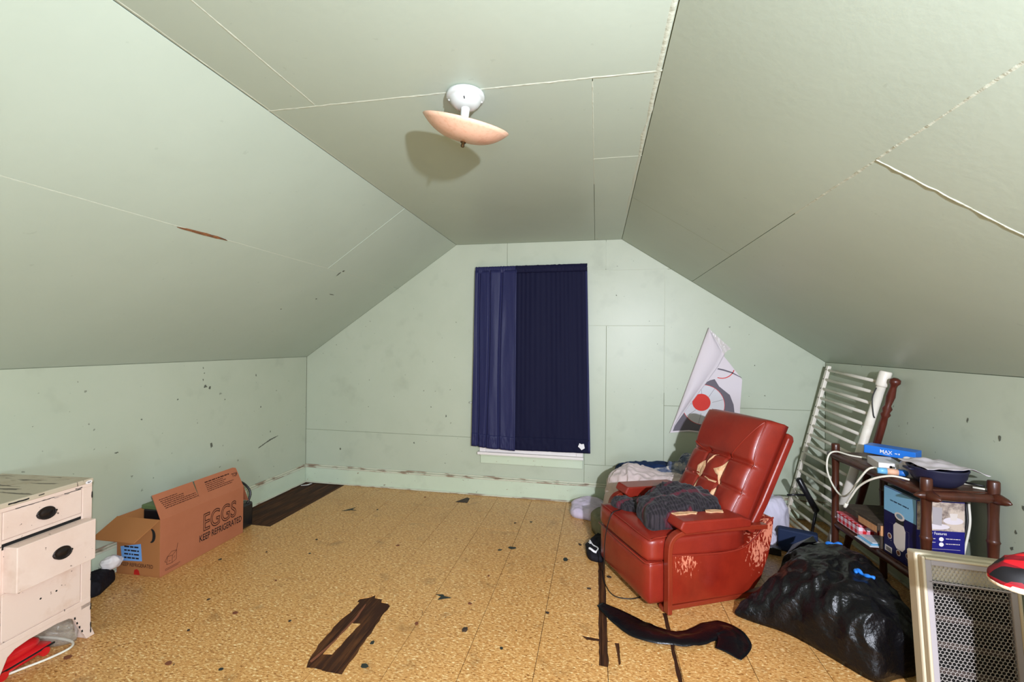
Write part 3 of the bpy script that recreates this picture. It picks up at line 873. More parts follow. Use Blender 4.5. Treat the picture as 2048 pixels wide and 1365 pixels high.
# ------------------------------------------------------------------ recliner chair
CH = (0.367, 2.449, 0.0); CR = radians(-64)
t = thing('recliner_chair', 'worn red vinyl recliner with torn tufted back and wooden arms', 'chair', CH, CR)
fs_ = lambda u0: (lambda a, b, tt: (u0 + tt, a, b))
side = [(0.015, 0.030), (0.50, 0.026), (0.575, 0.045), (0.625, 0.10), (0.675, 0.22), (0.700, 0.32), (0.712, 0.43), (0.690, 0.438), (0.655, 0.412), (0.60, 0.355), (0.53, 0.305), (0.45, 0.282), (0.36, 0.276), (0.015, 0.300)]
MB().prism(side, fs_(-0.575), 0, 0.575).build('base', M_REDSIDE, t, bevel=0.012, seg=3)
# seam piping along the top of the side panel
MB().tube(spline([(0.003, 0.02, 0.298), (0.003, 0.36, 0.276), (0.003, 0.53, 0.303), (0.003, 0.66, 0.412), (0.003, 0.70, 0.437)], 30), 0.0045, 8).build('side_piping', M_PIPING, t, smooth=True)
def cushion_box(lo, hi, bulge, rnd, name, m, nu=26, nv=20):
    """a padded block: six bulging faces with rounded edges"""
    bm = bmesh.new()
    bmesh.ops.create_cube(bm, size=2)
    bmesh.ops.subdivide_edges(bm, edges=bm.edges, cuts=9, use_grid_fill=True)
    c = (Vector(lo) + Vector(hi)) / 2; h = (Vector(hi) - Vector(lo)) / 2
    for v in bm.verts:
        p = v.co.copy()
        q = Vector((p.x * h.x, p.y * h.y, p.z * h.z))
        core = Vector([max(-(h[i]-rnd), min(h[i]-rnd, q[i])) for i in range(3)])
        d = q - core
        if d.length > 1e-6: d = d.normalized() * rnd
        q = core + d
        for i in range(3):
            j, k = (i+1) % 3, (i+2) % 3
            q[i] += bulge[i] * p[i] * max(0, 1 - p[j]**2) * max(0, 1 - p[k]**2)
        v.co = c + q
    me = bpy.data.meshes.new(name); bm.to_mesh(me); bm.free()
    return link(name, me, m, t, smooth=True)
cushion_box((-0.570, -0.105, 0.262), (-0.004, 0.52, 0.392), (0.0, 0.012, 0.022), 0.030, 'seat_cushion', M_RED)
cushion_box((-0.566, -0.100, 0.042), (-0.004, 0.06, 0.270), (0.0, 0.012, 0.0), 0.025, 'footrest_panel', M_RED)
MB().tube([(-0.566, -0.104, 0.264), (-0.30, -0.108, 0.262), (-0.02, -0.106, 0.264), (-0.002, -0.094, 0.266), (0.001, -0.02, 0.268)], 0.005, 8).build('seat_piping', M_PIPING, t, smooth=True)
MB().tube(spline([(-0.55, -0.095, 0.388), (-0.30, -0.098, 0.392), (-0.03, -0.094, 0.388), (-0.012, -0.05, 0.393), (-0.010, 0.10, 0.40), (-0.01, 0.3, 0.395)], 30), 0.003, 6).build('seat_top_piping', M_PIPING, t, smooth=True)
# bent wooden arm frames
for u0, u1 in ((0.004, 0.046), (-0.628, -0.582)):
    path = spline([(0.0, 0.012), (0.0, 0.18), (0.0, 0.335), (0.018, 0.395), (0.07, 0.424), (0.16, 0.428), (0.45, 0.418), (0.62, 0.408)], 44)
    vs = []; fs = []
    for i, p in enumerate(path):
        d = (path[min(i+1, len(path)-1)] - path[max(i-1, 0)]).normalized(); nn = Vector((-d.y, d.x)) * 0.013
        for q, uu in ((p + nn, u0), (p + nn, u1), (p - nn, u1), (p - nn, u0)):
            vs.append((uu, q.x, q.y))
    m_ = len(path)
    for i in range(m_ - 1):
        for k in range(4):
            fs.append((i*4+k, i*4+(k+1) % 4, (i+1)*4+(k+1) % 4, (i+1)*4+k))
    fs += [(3, 2, 1, 0), tuple((m_-1)*4 + k for k in range(4))]
    MB().add(vs, fs).build('arm_frame', M_REDWOOD, t, bevel=0.004)
    bx('floor_skid', (u0 - .05 if u0 > 0 else u0 + .05, -0.010, 0.0), (u1 - .05 if u0 > 0 else u1 + .05, 0.69, 0.026), M_REDWOOD, t, 0.005)
def arm_pad(u0, u1, torn):
    MBp = MB().prism([(0.050, 0.452), (0.070, 0.492), (0.44, 0.482), (0.50, 0.462), (0.50, 0.424), (0.085, 0.424)], fs_(u0), 0, u1 - u0)
    o = MBp.build('arm_pad', M_RED, t, bevel=0.009, seg=3)
    if torn:
        for k, pts in enumerate(([(-0.062, 0.075), (-0.03, 0.085), (-0.028, 0.13), (-0.036, 0.19), (-0.028, 0.215), (-0.05, 0.235), (-0.066, 0.20), (-0.066, 0.12)],
                                 [(-0.066, 0.30), (-0.045, 0.285), (-0.03, 0.31), (-0.034, 0.35), (-0.022, 0.385), (-0.05, 0.40), (-0.066, 0.36)])):
            MB().prism(ragged(pts, 0.003, 0.02, 20 + k), lambda a, b, tt: (a, b, 0.4925 - (b - 0.075) * 0.027 + tt), -0.004, 0.004).build('torn_foam', M_FOAM, o)
    return o
arm_pad(-0.068, 0.056, True)
arm_pad(-0.642, -0.510, False)
# back: a leaning padded shell
b0 = Vector((0, 0.500, 0.375)); b1 = Vector((0, 0.800, 0.958))
bd = (b1 - b0); BL = bd.length; bd.normalize(); bn = Vector((0, -bd.z, bd.y))      # bn points forward and up
def back_pt(a, s, dpt):       # a across -0.5..0.5, s along 0..1, dpt out of the front
    return Vector((-0.288 + a * 0.535, 0, 0)) + b0 + bd * (s * BL) + bn * dpt
def back_depth(a, s):
    edge = min(1.0, (0.5 - abs(a)) / 0.09); edge = max(0, 1 - (1 - edge) ** 2) ** 0.5
    tb = min(1.0, min(s, 1 - s) / 0.06); tb = max(0, 1 - (1 - tb) ** 2) ** 0.5
    d = 0.085 * edge * tb + 0.012 * cos(a * pi)
    gr = lambda x, wd: math.exp(-(x / wd) ** 2)
    hd = 0.55
    if s > hd: d += 0.028 * sin((s - hd) / (1 - hd) * pi) ** 0.7 * edge
    d -= 0.022 * gr(s - hd, 0.018) * edge
    if s < hd + 0.02:
        d -= 0.016 * gr(s - 0.29, 0.014) * edge
        for av in (-0.17, 0.15):
            d -= 0.014 * gr(a - av, 0.014) * min(1, s / 0.06)
        for av in (-0.34, -0.01, 0.33):
            for sv in (0.14, 0.42):
                d += 0.016 * gr(a - av, 0.11) * gr(s - sv, 0.11)
    return d
NA, NS = 64, 72
vs = []; fs = []
for j in range(NS + 1):
    for i in range(NA + 1):
        a = i / NA - 0.5; s_ = j / NS
        vs.append(back_pt(a, s_, back_depth(a, s_)))
off = len(vs)
for j in range(NS + 1):
    for i in range(NA + 1):
        vs.append(back_pt(i / NA - 0.5, j / NS, -0.035))
W1 = NA + 1
for j in range(NS):
    for i in range(NA):
        q = (j*W1+i, j*W1+i+1, (j+1)*W1+i+1, (j+1)*W1+i)
        fs.append(q); fs.append(tuple(off + k for k in q[::-1]))
for j in range(NS):
    fs.append((j*W1, (j+1)*W1, off+(j+1)*W1, off+j*W1)); fs.append((j*W1+NA, off+j*W1+NA, off+(j+1)*W1+NA, (j+1)*W1+NA))
for i in range(NA):
    fs.append((i, off+i, off+i+1, i+1)); fs.append((NS*W1+i, NS*W1+i+1, off+NS*W1+i+1, off+NS*W1+i))
back = MB().add(vs, fs).build('backrest', M_RED, t, smooth=True)
# rear shell, wider than the cushion
shp = [(-0.50, 0.02), (0.52, 0.02), (0.545, 0.3), (0.55, 0.90), (0.52, 0.945), (-0.49, 0.945), (-0.51, 0.90)]
MB().prism(shp, lambda a, b, tt: tuple(back_pt(a, b, tt)), -0.085, -0.038).build('back_shell', M_RED, t, bevel=0.012, seg=3)
def on_back(pts, lift, rr, name, m, n=30):
    P = spline([(a, s_, 0) for a, s_ in pts], n)
    return MB().tube([back_pt(p.x, p.y, back_depth(p.x, p.y) + lift) for p in P], rr, 6).build(name, m, back, smooth=True)
on_back([(0.455, 0.02), (0.462, 0.3), (0.462, 0.6), (0.455, 0.9), (0.44, 0.955)], 0.001, 0.004, 'edge_piping', M_PIPING)
on_back([(-0.455, 0.1), (-0.462, 0.5), (-0.455, 0.9), (-0.44, 0.955)], 0.001, 0.004, 'edge_piping', M_PIPING)
on_back([(-0.46, 0.60), (-0.30, 0.552), (0.0, 0.548), (0.17, 0.545)], 0.005, 0.004, 'head_seam', M_PIPING)
on_back([(0.17, 0.545), (0.30, 0.72), (0.44, 0.945)], 0.001, 0.0028, 'diagonal_seam', M_PIPING)
on_back([(0.17, 0.545), (0.34, 0.545), (0.46, 0.53)], 0.001, 0.0028, 'cross_seam', M_PIPING)
def tear(pts, name='torn_foam', seed=0):
    """a patch of bared stuffing lying on the tufted surface"""
    P = ragged(pts, 0.006, 0.05, seed)
    c = Vector((sum(p[0] for p in P) / len(P), sum(p[1] for p in P) / len(P)))
    vs = [back_pt(c.x, c.y, back_depth(c.x, c.y) + 0.008)]; n_ = len(P)
    for k in (0.55, 1.0):
        for p in P:
            q = c + (Vector(p) - c) * k
            vs.append(back_pt(q.x, q.y, back_depth(q.x, q.y) + (0.007 if k < 1 else 0.0008)))
    fs = [(0, 1 + i, 1 + (i+1) % n_) for i in range(n_)] + [(1+i, 1+n_+i, 1+n_+(i+1) % n_, 1+(i+1) % n_) for i in range(n_)]
    MB().add(vs, fs).build(name, M_FOAM, back, smooth=True)
tear([(-0.24, 0.37), (-0.15, 0.44), (-0.10, 0.39), (-0.115, 0.31), (-0.17, 0.27), (-0.235, 0.30)], seed=1)
tear([(-0.095, 0.40), (-0.01, 0.535), (-0.03, 0.53), (-0.10, 0.44)], seed=2)
tear([(0.035, 0.395), (0.09, 0.42), (0.175, 0.51), (0.175, 0.47), (0.155, 0.39), (0.15, 0.28), (0.135, 0.28), (0.12, 0.34)], seed=3)
tear([(-0.155, 0.26), (-0.135, 0.20), (-0.145, 0.08), (-0.165, 0.03), (-0.175, 0.06), (-0.175, 0.20)], seed=4)
tear([(0.145, 0.25), (0.155, 0.18), (0.14, 0.06), (0.11, -0.0), (0.105, 0.05), (0.125, 0.2)], seed=5)
tear([(-0.10, 0.285), (0.02, 0.272), (0.11, 0.277), (0.11, 0.289), (0.0, 0.288), (-0.08, 0.30)], seed=6)
for a_, s_ in ((-0.17, 0.548), (0.15, 0.548), (-0.17, 0.29), (0.15, 0.29), (-0.30, 0.29)):
    p = back_pt(a_, s_, back_depth(a_, s_) + 0.002)
    MB().lathe([(0, -0.004), (0.010, -0.002), (0.009, 0.003), (0.004, 0.006), (0, 0.0065)], 12, frame(p, (1, 0, 0), bd) ).build('tuft_button', M_PIPING, back, smooth=True)

# plaid blanket bunched on the seat
def seat_z(x, y):
    return 0.394 if (-0.57 < x < -0.01 and y > -0.1) else 0.30
plo = thing('plaid_blanket', 'crumpled charcoal plaid blanket with wine stripes on the red recliner seat', 'blanket', CH, CR)
heap('blanket_bundle', [(-0.36, 0.13), (-0.31, 0.03), (-0.18, -0.02), (-0.10, -0.02), (-0.082, 0.06), (-0.082, 0.30), (-0.11, 0.43), (-0.22, 0.47), (-0.36, 0.45), (-0.41, 0.30)],
     (-0.22, 0.24), 0.150, M_PLAID, base=0.392, e1=0.72, e2=0.6, seed=3, amp=0.044, scale=7.5, fine=0.25, n=130, k=46, floor=lambda x, y: 0.392, parent=plo,
     zf=lambda x, y: 0.80 + 0.30 * math.exp(-((x + 0.28)**2 + (y - 0.30)**2) / 0.02))
heap('blanket_edge', [(-0.545, 0.02), (-0.50, -0.05), (-0.40, -0.03), (-0.31, 0.05), (-0.30, 0.20), (-0.36, 0.30), (-0.46, 0.28), (-0.50, 0.15)],
     (-0.42, 0.12), 0.045, M_PLAID, base=0.392, e1=0.8, e2=0.6, seed=6, amp=0.022, scale=12, fine=0.4, n=90, k=24, floor=lambda x, y: 0.392, parent=plo)
heap('blanket_tail', [(-0.10, 0.12), (-0.02, 0.16), (-0.012, 0.30), (-0.012, 0.42), (-0.04, 0.47), (-0.10, 0.44), (-0.13, 0.28)],
     (-0.06, 0.32), 0.035, M_PLAID, base=0.392, e1=0.9, e2=0.6, seed=8, amp=0.02, scale=12, fine=0.3, n=60, k=16, floor=lambda x, y: 0.392, parent=plo)
# thin wire from under the blanket over the seat edge to the floor
wire = MB().tube(spline([(0.245, 2.87, 0.41), (0.16, 2.80, 0.40), (0.098, 2.74, 0.385), (0.062, 2.75, 0.24), (0.055, 2.76, 0.05), (0.05, 2.80, 0.004), (0.06, 2.67, 0.004), (0.105, 2.55, 0.004), (0.20, 2.535, 0.004), (0.30, 2.60, 0.004)], 70), 0.003, 6).build('thin_cable', M_CORDB, None, smooth=True)
tag(wire, 'thin black cable trailing from the recliner seat to the floor', 'cable')

# ------------------------------------------------------------------ clothes heaped behind the recliner
def soft(name, label, cat, outline, center, h, m, **k):
    o = heap(name, outline, center, h, m, local=center, **k)
    o.location = (center[0], center[1], 0)
    return tag(o, label, cat)
soft('folded_blanket', 'pale blush blanket draped over the bedding heap behind the recliner arm', 'blanket',
     [(0.07, 3.48), (0.12, 3.36), (0.30, 3.30), (0.62, 3.32), (0.84, 3.36), (0.86, 3.50), (0.70, 3.60), (0.40, 3.62), (0.16, 3.61)], (0.40, 3.47), 0.47, M_BLUSH, e1=0.62, e2=0.42, seed=11, amp=0.034, scale=7, fine=0.35, n=150, k=50, zf=lambda x, y: 0.93 + 0.09 * math.exp(-((x - 0.30) / 0.12) ** 2) - 0.10 * max(0, x - 0.45))
soft('blue_bedspread', 'dark blue cloth behind the blush blanket against the wall', 'bedding',
     [(0.17, 3.90), (0.19, 3.80), (0.34, 3.78), (0.60, 3.79), (0.66, 3.82), (0.66, 3.95), (0.40, 3.965), (0.20, 3.96)], (0.42, 3.87), 0.41, M_NAVYCL, e1=0.40, e2=0.35, seed=14, amp=0.022, scale=9, fine=0.3, n=110, k=36)
soft('printed_quilt', 'grey and blue printed quilt bunched beside the recliner back', 'quilt',
     [(0.36, 3.70), (0.42, 3.635), (0.62, 3.625), (0.86, 3.62), (0.95, 3.70), (0.95, 3.86), (0.86, 3.95), (0.70, 3.95), (0.67, 3.78), (0.50, 3.765)], (0.74, 3.74), 0.45, M_QUILT, e1=0.55, e2=0.40, seed=17, amp=0.045, scale=8, fine=0.4, n=150, k=50, zf=lambda x, y: 0.88 + 0.22 * max(0, min(1, (x - 0.5) / 0.3)))
soft('camouflage_jacket', 'mottled olive cloth wedged between the quilt and the recliner back', 'clothing',
     [(0.84, 3.22), (0.98, 3.18), (1.10, 3.26), (1.12, 3.44), (1.02, 3.52), (0.90, 3.40)], (0.98, 3.33), 0.42, M_CAMO, e1=0.5, e2=0.5, seed=19, amp=0.03, scale=9, n=70, k=26)
soft('lilac_towel', 'lilac towel lying on the floor below the baseboard', 'towel',
     [(-0.20, 3.74), (-0.17, 3.64), (-0.05, 3.60), (0.03, 3.52), (0.10, 3.56), (0.13, 3.70), (0.10, 3.84), (0.0, 3.90), (-0.14, 3.88)], (-0.03, 3.74), 0.085, M_LILAC, e1=0.7, e2=0.5, seed=21, amp=0.026, scale=10, fine=0.2, n=90, k=26)
soft('grey_green_sheet', 'grey green sheet spilling onto the floor behind the recliner front corner', 'sheet',
     [(-0.02, 3.46), (0.02, 3.30), (0.10, 3.20), (0.22, 3.12), (0.32, 3.16), (0.33, 3.25), (0.20, 3.30), (0.12, 3.42), (0.09, 3.54)], (0.13, 3.32), 0.17, M_OLIVE, e1=0.6, e2=0.5, seed=23, amp=0.03, scale=9, fine=0.2, n=80, k=26)
bs = soft('black_shirt', 'black shirt with a white printed mark on the floor by the recliner', 'shirt',
     [(-0.055, 3.10), (-0.045, 2.97), (0.0, 2.925), (0.05, 2.93), (0.058, 3.0), (0.08, 3.12), (0.08, 3.28), (0.03, 3.30), (-0.01, 3.22)], (0.02, 3.09), 0.055, M_BLACKCL, e1=0.6, e2=0.5, seed=25, amp=0.016, scale=12, n=70, k=22)
def surf_z(o, x, y):
    ok, loc, nn, idx = o.ray_cast(Vector((x, y, 1.0)), Vector((0, 0, -1)))
    return loc.z if ok else 0.0
bpy.context.view_layer.update()
def decal_line(o, pts, rr, name, m, n=24):
    P = spline([(a, b, 0) for a, b in pts], n)
    MB().tube([(p.x, p.y, surf_z(o, p.x, p.y) + 0.001) for p in P], rr, 5).build(name, m, o, smooth=True)
decal_line(bs, [(-0.058, 0.02), (-0.045, -0.02), (-0.025, -0.06), (0.0, -0.09), (-0.005, -0.125), (-0.03, -0.13), (-0.05, -0.11)], 0.005, 'white_print', M_WHITE)
decal_line(bs, [(-0.055, -0.10), (-0.03, -0.125), (-0.008, -0.135)], 0.009, 'white_print', M_WHITE)
decal_line(bs, [(-0.062, 0.0), (-0.055, -0.02), (-0.05, -0.04)], 0.005, 'white_print', M_WHITE)

# things behind the recliner, under the crib rail
soft('white_pillow', 'white pillow stuffed behind the recliner back', 'pillow',
     [(1.16, 3.56), (1.20, 3.47), (1.30, 3.46), (1.37, 3.52), (1.37, 3.64), (1.28, 3.70), (1.18, 3.67)], (1.27, 3.58), 0.30, M_PILLOW, e1=0.42, e2=0.6, seed=31, amp=0.02, scale=9, fine=0.2, n=80, k=30)
soft('white_rag', 'small white rag drooping below the white pillow', 'rag',
     [(1.13, 3.38), (1.17, 3.34), (1.22, 3.35), (1.245, 3.40), (1.21, 3.44), (1.14, 3.44)], (1.19, 3.395), 0.12, M_PILLOW, e1=0.6, e2=0.8, seed=33, amp=0.026, scale=15, fine=0.3, n=60, k=22)
nc = thing('navy_case', 'navy fabric case with a white triangle mark on the floor behind the recliner', 'case', (1.355, 3.31, 0), radians(-22))
bx('body', (-0.12, 0.0, 0.0), (0.11, 0.07, 0.155), M_NAVYCASE, nc, 0.012)
poly_plate('triangle_mark', [(0.0, 0.0), (0.03, 0.035), (0.055, 0.05), (0.05, 0.0)], frame((-0.01, -0.001, 0.06), (1, 0, 0), (0, 0, 1)), M_WHITE, nc, 0.0008)
poly_plate('white_strip', [(0.0, 0.0), (0.05, 0.0), (0.045, 0.045), (0.0, 0.035)], frame((0.055, -0.001, 0.002), (1, 0, 0), (0, 0, 1)), M_BLUEPL, nc, 0.0008)
bk = MB().box((-0.05, -0.02, 0), (0.05, 0.03, 0.05)).build('black_box', M_BLACKPL, None, bevel=0.004)
bk.location = (1.19, 3.29, 0); bk.rotation_euler = (0, 0, radians(-20))
tag(bk, 'small black box on the floor beside the navy case', 'box')
soft('crumpled_paper', 'crumpled white and brown paper at the foot of the crib rail', 'paper',
     [(1.41, 3.22), (1.44, 3.17), (1.50, 3.17), (1.535, 3.22), (1.53, 3.28), (1.46, 3.30), (1.42, 3.27)], (1.47, 3.235), 0.095, M_PAPER, e1=0.7, e2=0.9, seed=37, amp=0.035, scale=16, fine=0.3, n=60, k=22)
bt = thing('black_handle_bar', 'black T shaped handle bar leaning by the crib rail', 'handle', (1.43, 3.5, 0))
MB().tube([(0.0, 0.0, 0.468), (0.004, 0.0, 0.46), (0.06, 0.0, 0.352), (0.117, 0.0, 0.245), (0.122, 0.0, 0.235)], [0.012, 0.021, 0.019, 0.022, 0.012], 14).build('grip', M_BLACKPL, bt, smooth=True)
MB().tube([(0.117, 0.0, 0.245), (0.10, 0.05, 0.0)], 0.010, 10).build('shaft', M_BLACKPL, bt, smooth=True)
MB().tube([(0.06, -0.005, 0.350), (-0.02, -0.01, 0.352), (-0.075, -0.01, 0.345)], 0.007, 10).build('cross_bar', M_BLACKPL, bt, smooth=True)

# crib side rail leaning against the right wall
cr = thing('crib_rail', 'white painted crib side with spindles leaning in the corner', 'crib rail', (1.54, 3.6, 0))
O_ = Vector((1.54, 3.6, 0))
RB, RT = Vector((1.535, 3.315, 0.03)) - O_, Vector((1.790, 3.165, 1.262)) - O_
LB, LT = Vector((1.525, 3.955, 0.012)) - O_, Vector((1.795, 3.870, 1.262)) - O_
MB().tube([RB, RB.lerp(RT, 0.925)], 0.025, 18).build('rail', M_CRIB, cr, smooth=True)
MB().tube([RB.lerp(RT, 0.92), RB.lerp(RT, 0.925), RB.lerp(RT, 0.93), RB.lerp(RT, 0.995), RT], [0.025, 0.031, 0.033, 0.033, 0.029], 18).build('rail_cap', M_CRIB, cr, smooth=True)
dl = (LT - LB).normalized(); sx_ = (RB - LB).normalized(); nrm = dl.cross(sx_).normalized()
vs = [LB + sx_*a + nrm*b + dl*c for c in (0, (LT-LB).length) for a, b in ((-.018,-.013),(.018,-.013),(.018,.013),(-.018,.013))]
MB().add(vs, [(3,2,1,0),(4,5,6,7),(0,1,5,4),(1,2,6,5),(2,3,7,6),(3,0,4,7)]).build('rail', M_CRIB, cr, bevel=0.005)
NSP = 17
for k in range(NSP):
    f = 0.03 + 0.945 * k / (NSP - 1)
    p, q = LB.lerp(LT, f), RB.lerp(RT, f * 0.965)
    d = (q - p).normalized()
    MB().tube([p + d * 0.005, p.lerp(q, 0.5), q - d * 0.01], [0.010, 0.0118, 0.010], 12).build('spindle', M_CRIB, cr, smooth=True)
    MB().tube([p - nrm * 0.0125, p - nrm * 0.0145], 0.005, 8).build('screw_head', M_IRON, cr)
MB().tube([LB, RB], 0.016, 10).build('end_bar', M_CRIB, cr, smooth=True)
# cord looped round the rail cap
MB().tube(spline([RB.lerp(RT, 0.915) + Vector((-.03, -.01, 0)), RB.lerp(RT, 0.86) + Vector((-.035, -.012, 0)), RB.lerp(RT, 0.78) + Vector((-.012, -.030, 0)), RB.lerp(RT, 0.76) + Vector((0.0, -.035, 0))], 16), 0.0035, 6).build('tie_wire', M_CORDB, cr, smooth=True)

# turned mahogany post leaning behind the crib rail
tp = thing('turned_post', 'dark red turned wooden post leaning on the wall behind the crib rail', 'post', (1.72, 3.36, 0))
pt = Vector((1.792 - 1.72, 3.075 - 3.36, 1.225)); pb_ = Vector((-0.03, 0.06, 0.0))
ax = (pt - pb_).normalized(); ln = (pt - pb_).length
Mx = Matrix.Translation(pb_) @ Vector((0, 0, 1)).rotation_difference(ax).to_matrix().to_4x4()
MB().lathe([(0, 0), (0.020, 0.004), (0.020, 0.10), (0.024, 0.12), (0.018, 0.16), (0.021, 0.50), (0.021, ln - 0.30), (0.018, ln - 0.26), (0.027, ln - 0.24), (0.019, ln - 0.225), (0.027, ln - 0.20), (0.016, ln - 0.18), (0.024, ln - 0.12), (0.017, ln - 0.06), (0.019, ln - 0.045), (0.029, ln - 0.03), (0.027, ln - 0.01), (0.012, ln), (0, ln)], 18, Mx).build('shaft', M_POST, tp, smooth=True)

# ------------------------------------------------------------------ bamboo-style shelf
SH = (1.505, 2.37, 0); SR = radians(2.8); SW, SL = 0.272, 0.716; ZT, ZB = 0.757, 0.335
sh = thing('bamboo_shelf', 'dark brown bamboo style two tier shelf against the right wall', 'shelf', SH, SR)
Msh = Matrix.Translation(SH) @ Matrix.Rotation(SR, 4, 'Z')
def spt(x, y, z): return tuple(Msh @ Vector((x, y, z)))
for px, py in ((0, 0), (SW, 0), (0, SL), (SW, SL)):
    prof = [(0, 0), (0.020, 0.0)]
    for z0 in (0.0, 0.16, 0.36, 0.54):
        z1 = {0.0: 0.16, 0.16: 0.36, 0.36: 0.54, 0.54: 0.73}[z0]
        prof += [(0.021, z0 + 0.006), (0.0185, (z0 + z1) / 2), (0.0215, z1 - 0.014), (0.025, z1 - 0.006), (0.022, z1)]
    prof += [(0.021, 0.742), (0.023, 0.770), (0.0225, 0.805), (0.019, 0.811), (0, 0.811)]
    MB().lathe(prof, 20, Matrix.Translation((px, py, 0))).build('post', M_BROWN, sh, smooth=True)
def rail(p, q, r, name='rail'):
    p = Vector(p); q = Vector(q)
    f = lambda k: p.lerp(q, k)
    L = (q - p).length
    e = 0.06 / L
    MB().tube([p, f(e * .4), f(e), f(.3), f(.5), f(.7), f(1 - e), f(1 - e * .4), q], [0.004, r * .7, r * 1.05, r * .92, r * 1.06, r * .92, r * 1.05, r * .7, 0.004], 14).build(name, M_BROWN, sh, smooth=True)
for z in (ZT - 0.024,):
    rail((0, -0.085, z), (0, SL + 0.09, z), 0.024); rail((SW, -0.085, z), (SW, SL + 0.09, z), 0.024)
    rail((-0.06, -0.012, z), (SW + 0.02, -0.012, z), 0.022); rail((-0.02, SL + 0.012, z), (SW + 0.02, SL + 0.012, z), 0.022)
for x in (0, SW): rail((x, -0.02, ZB - 0.022), (x, SL + 0.02, ZB - 0.022), 0.018)
for y in (0, SL): rail((-0.02, y, ZB - 0.022), (SW + 0.02, y, ZB - 0.022), 0.018)
bx('top_board', (0.004, 0.004, ZT - 0.018), (SW - .004, SL - .004, ZT), M_BROWNB, sh, 0.003)
bx('lower_board', (0.004, 0.004, ZB - 0.018), (SW - .004, SL - .004, ZB), M_BROWNB, sh, 0.003)

# on the lower board: the big product carton
cx_, cy_ = 0.012, 0.075
pc = thing('product_carton', 'navy and sky blue product carton standing on the lower shelf board', 'box', spt(cx_, cy_, ZB + 0.001), SR)
CW, CD, CHh = 0.205, 0.225, 0.345
bx('carton', (0, 0, 0), (CW, CD, CHh), M_NAVYBOX, pc, 0.002)
bx('lid', (0.001, 0.001, CHh), (CW - .001, CD - .001, CHh + 0.003), M_SKYTOP, pc, 0.001)
# left face (faces -x): print coordinates run from far (left) to near (right)
ML = frame((0, CD, 0), (0, -1, 0), (0, 0, 1))
poly_plate('navy_panel', [(0.002, 0.002), (CD - .002, 0.002), (CD - .002, 0.225), (0.002, 0.222)], ML, M_NAVYDK, pc, 0.0004, 0.0002)
poly_plate('sky_panel', [(0.002, 0.222), (CD - .002, 0.225), (CD - .002, CHh - .002), (0.002, CHh - .002)], ML, M_SKYBOX, pc, 0.0004, 0.0002)
poly_plate('product_picture', [(0.075, 0.075), (0.095, 0.055), (0.135, 0.055), (0.152, 0.075), (0.155, 0.16), (0.142, 0.185), (0.090, 0.185), (0.072, 0.165)], ML, M_PRODUCT, pc, 0.0004, 0.0008)
poly_plate('product_band', [(0.090, 0.185), (0.142, 0.185), (0.146, 0.212), (0.084, 0.212)], ML, M_DARK, pc, 0.0004, 0.0010)
poly_plate('product_top', circle(0.115, 0.223, 0.034, 28, 0.019), ML, M_PRODUCT, pc, 0.0004, 0.0012)
poly_plate('product_opening', circle(0.115, 0.224, 0.022, 28, 0.011), ML, M_SKYTOP, pc, 0.0004, 0.0016)
for x, y in ((0.045, 0.098), (0.108, 0.050 - .012), (0.172, 0.050)):
    poly_plate('round_icon', circle(x, y, 0.015, 20), ML, M_PRODUCT, pc, 0.0003, 0.0008)
    poly_plate('icon_centre', circle(x, y, 0.011, 20), ML, M_FLAKEB, pc, 0.0003, 0.0012)
rg = random.Random(5)
strokes([(0.045, 0.128, 0.0015, 0.04), (0.045, 0.168, 0.028, 0.0015), (0.156, 0.168, 0.022, 0.0015), (0.177, 0.075, 0.0015, 0.094)], ML, M_PRODUCT, pc, 'callout_lines')['kind'] = 'stuff'
strokes(words(rg, 0.045, 0.175, 0.282, 0.007), ML, M_NAVYDK, pc, 'heading_print')['kind'] = 'stuff'
strokes(sum([words(rg, x, x + 0.03, y, 0.003) for x, y in ((0.03, 0.076), (0.092, 0.016), (0.155, 0.026), (0.158, 0.018))], []), ML, M_PRODUCT, pc)['kind'] = 'stuff'
poly_plate('barcode_label', [(0.012, 0.012), (0.062, 0.012), (0.062, 0.042), (0.012, 0.042)], ML, M_PRODUCT, pc, 0.0004, 0.0008)
strokes([(0.02 + 0.003 * k, 0.018, 0.0016 if k % 3 else 0.0008, 0.018) for k in range(12)], frame((-0.0012, CD, 0), (0, -1, 0), (0, 0, 1)), M_INK, pc, 'barcode')['kind'] = 'stuff'
# near face (faces -y)
MF = frame((0, 0, 0), (1, 0, 0), (0, 0, 1))
poly_plate('room_photo', [(0.002, 0.205), (CW - .002, 0.205), (CW - .002, CHh - .004), (0.002, CHh - .004)], MF, M_PHOTO, pc, 0.0004, 0.0002)
poly_plate('photo_table', circle(0.155, 0.255, 0.042, 28, 0.017), MF, M_PAPER, pc, 0.0003, 0.0008)
poly_plate('photo_vase', [(0.145, 0.258), (0.168, 0.258), (0.174, 0.29), (0.139, 0.29)], MF, M_PRODUCT, pc, 0.0003, 0.0012)
poly_plate('photo_device', [(0.068, 0.236), (0.106, 0.230), (0.108, 0.315), (0.066, 0.318)], MF, M_CASEG, pc, 0.0003, 0.0012)
poly_plate('photo_table', circle(0.09, 0.225, 0.05, 28, 0.014), MF, M_PAPER, pc, 0.0003, 0.0006)
lettering('Power Features', 0.013, frame((0.030, -0.0003, 0.186), (1, 0, 0), (0, 0, 1)), M_WHITE, pc, 0.098)
for y in (0.166, 0.141):
    poly_plate('round_icon', circle(0.105, y, 0.010, 18), MF, M_WHITE, pc, 0.0003, 0.0008)
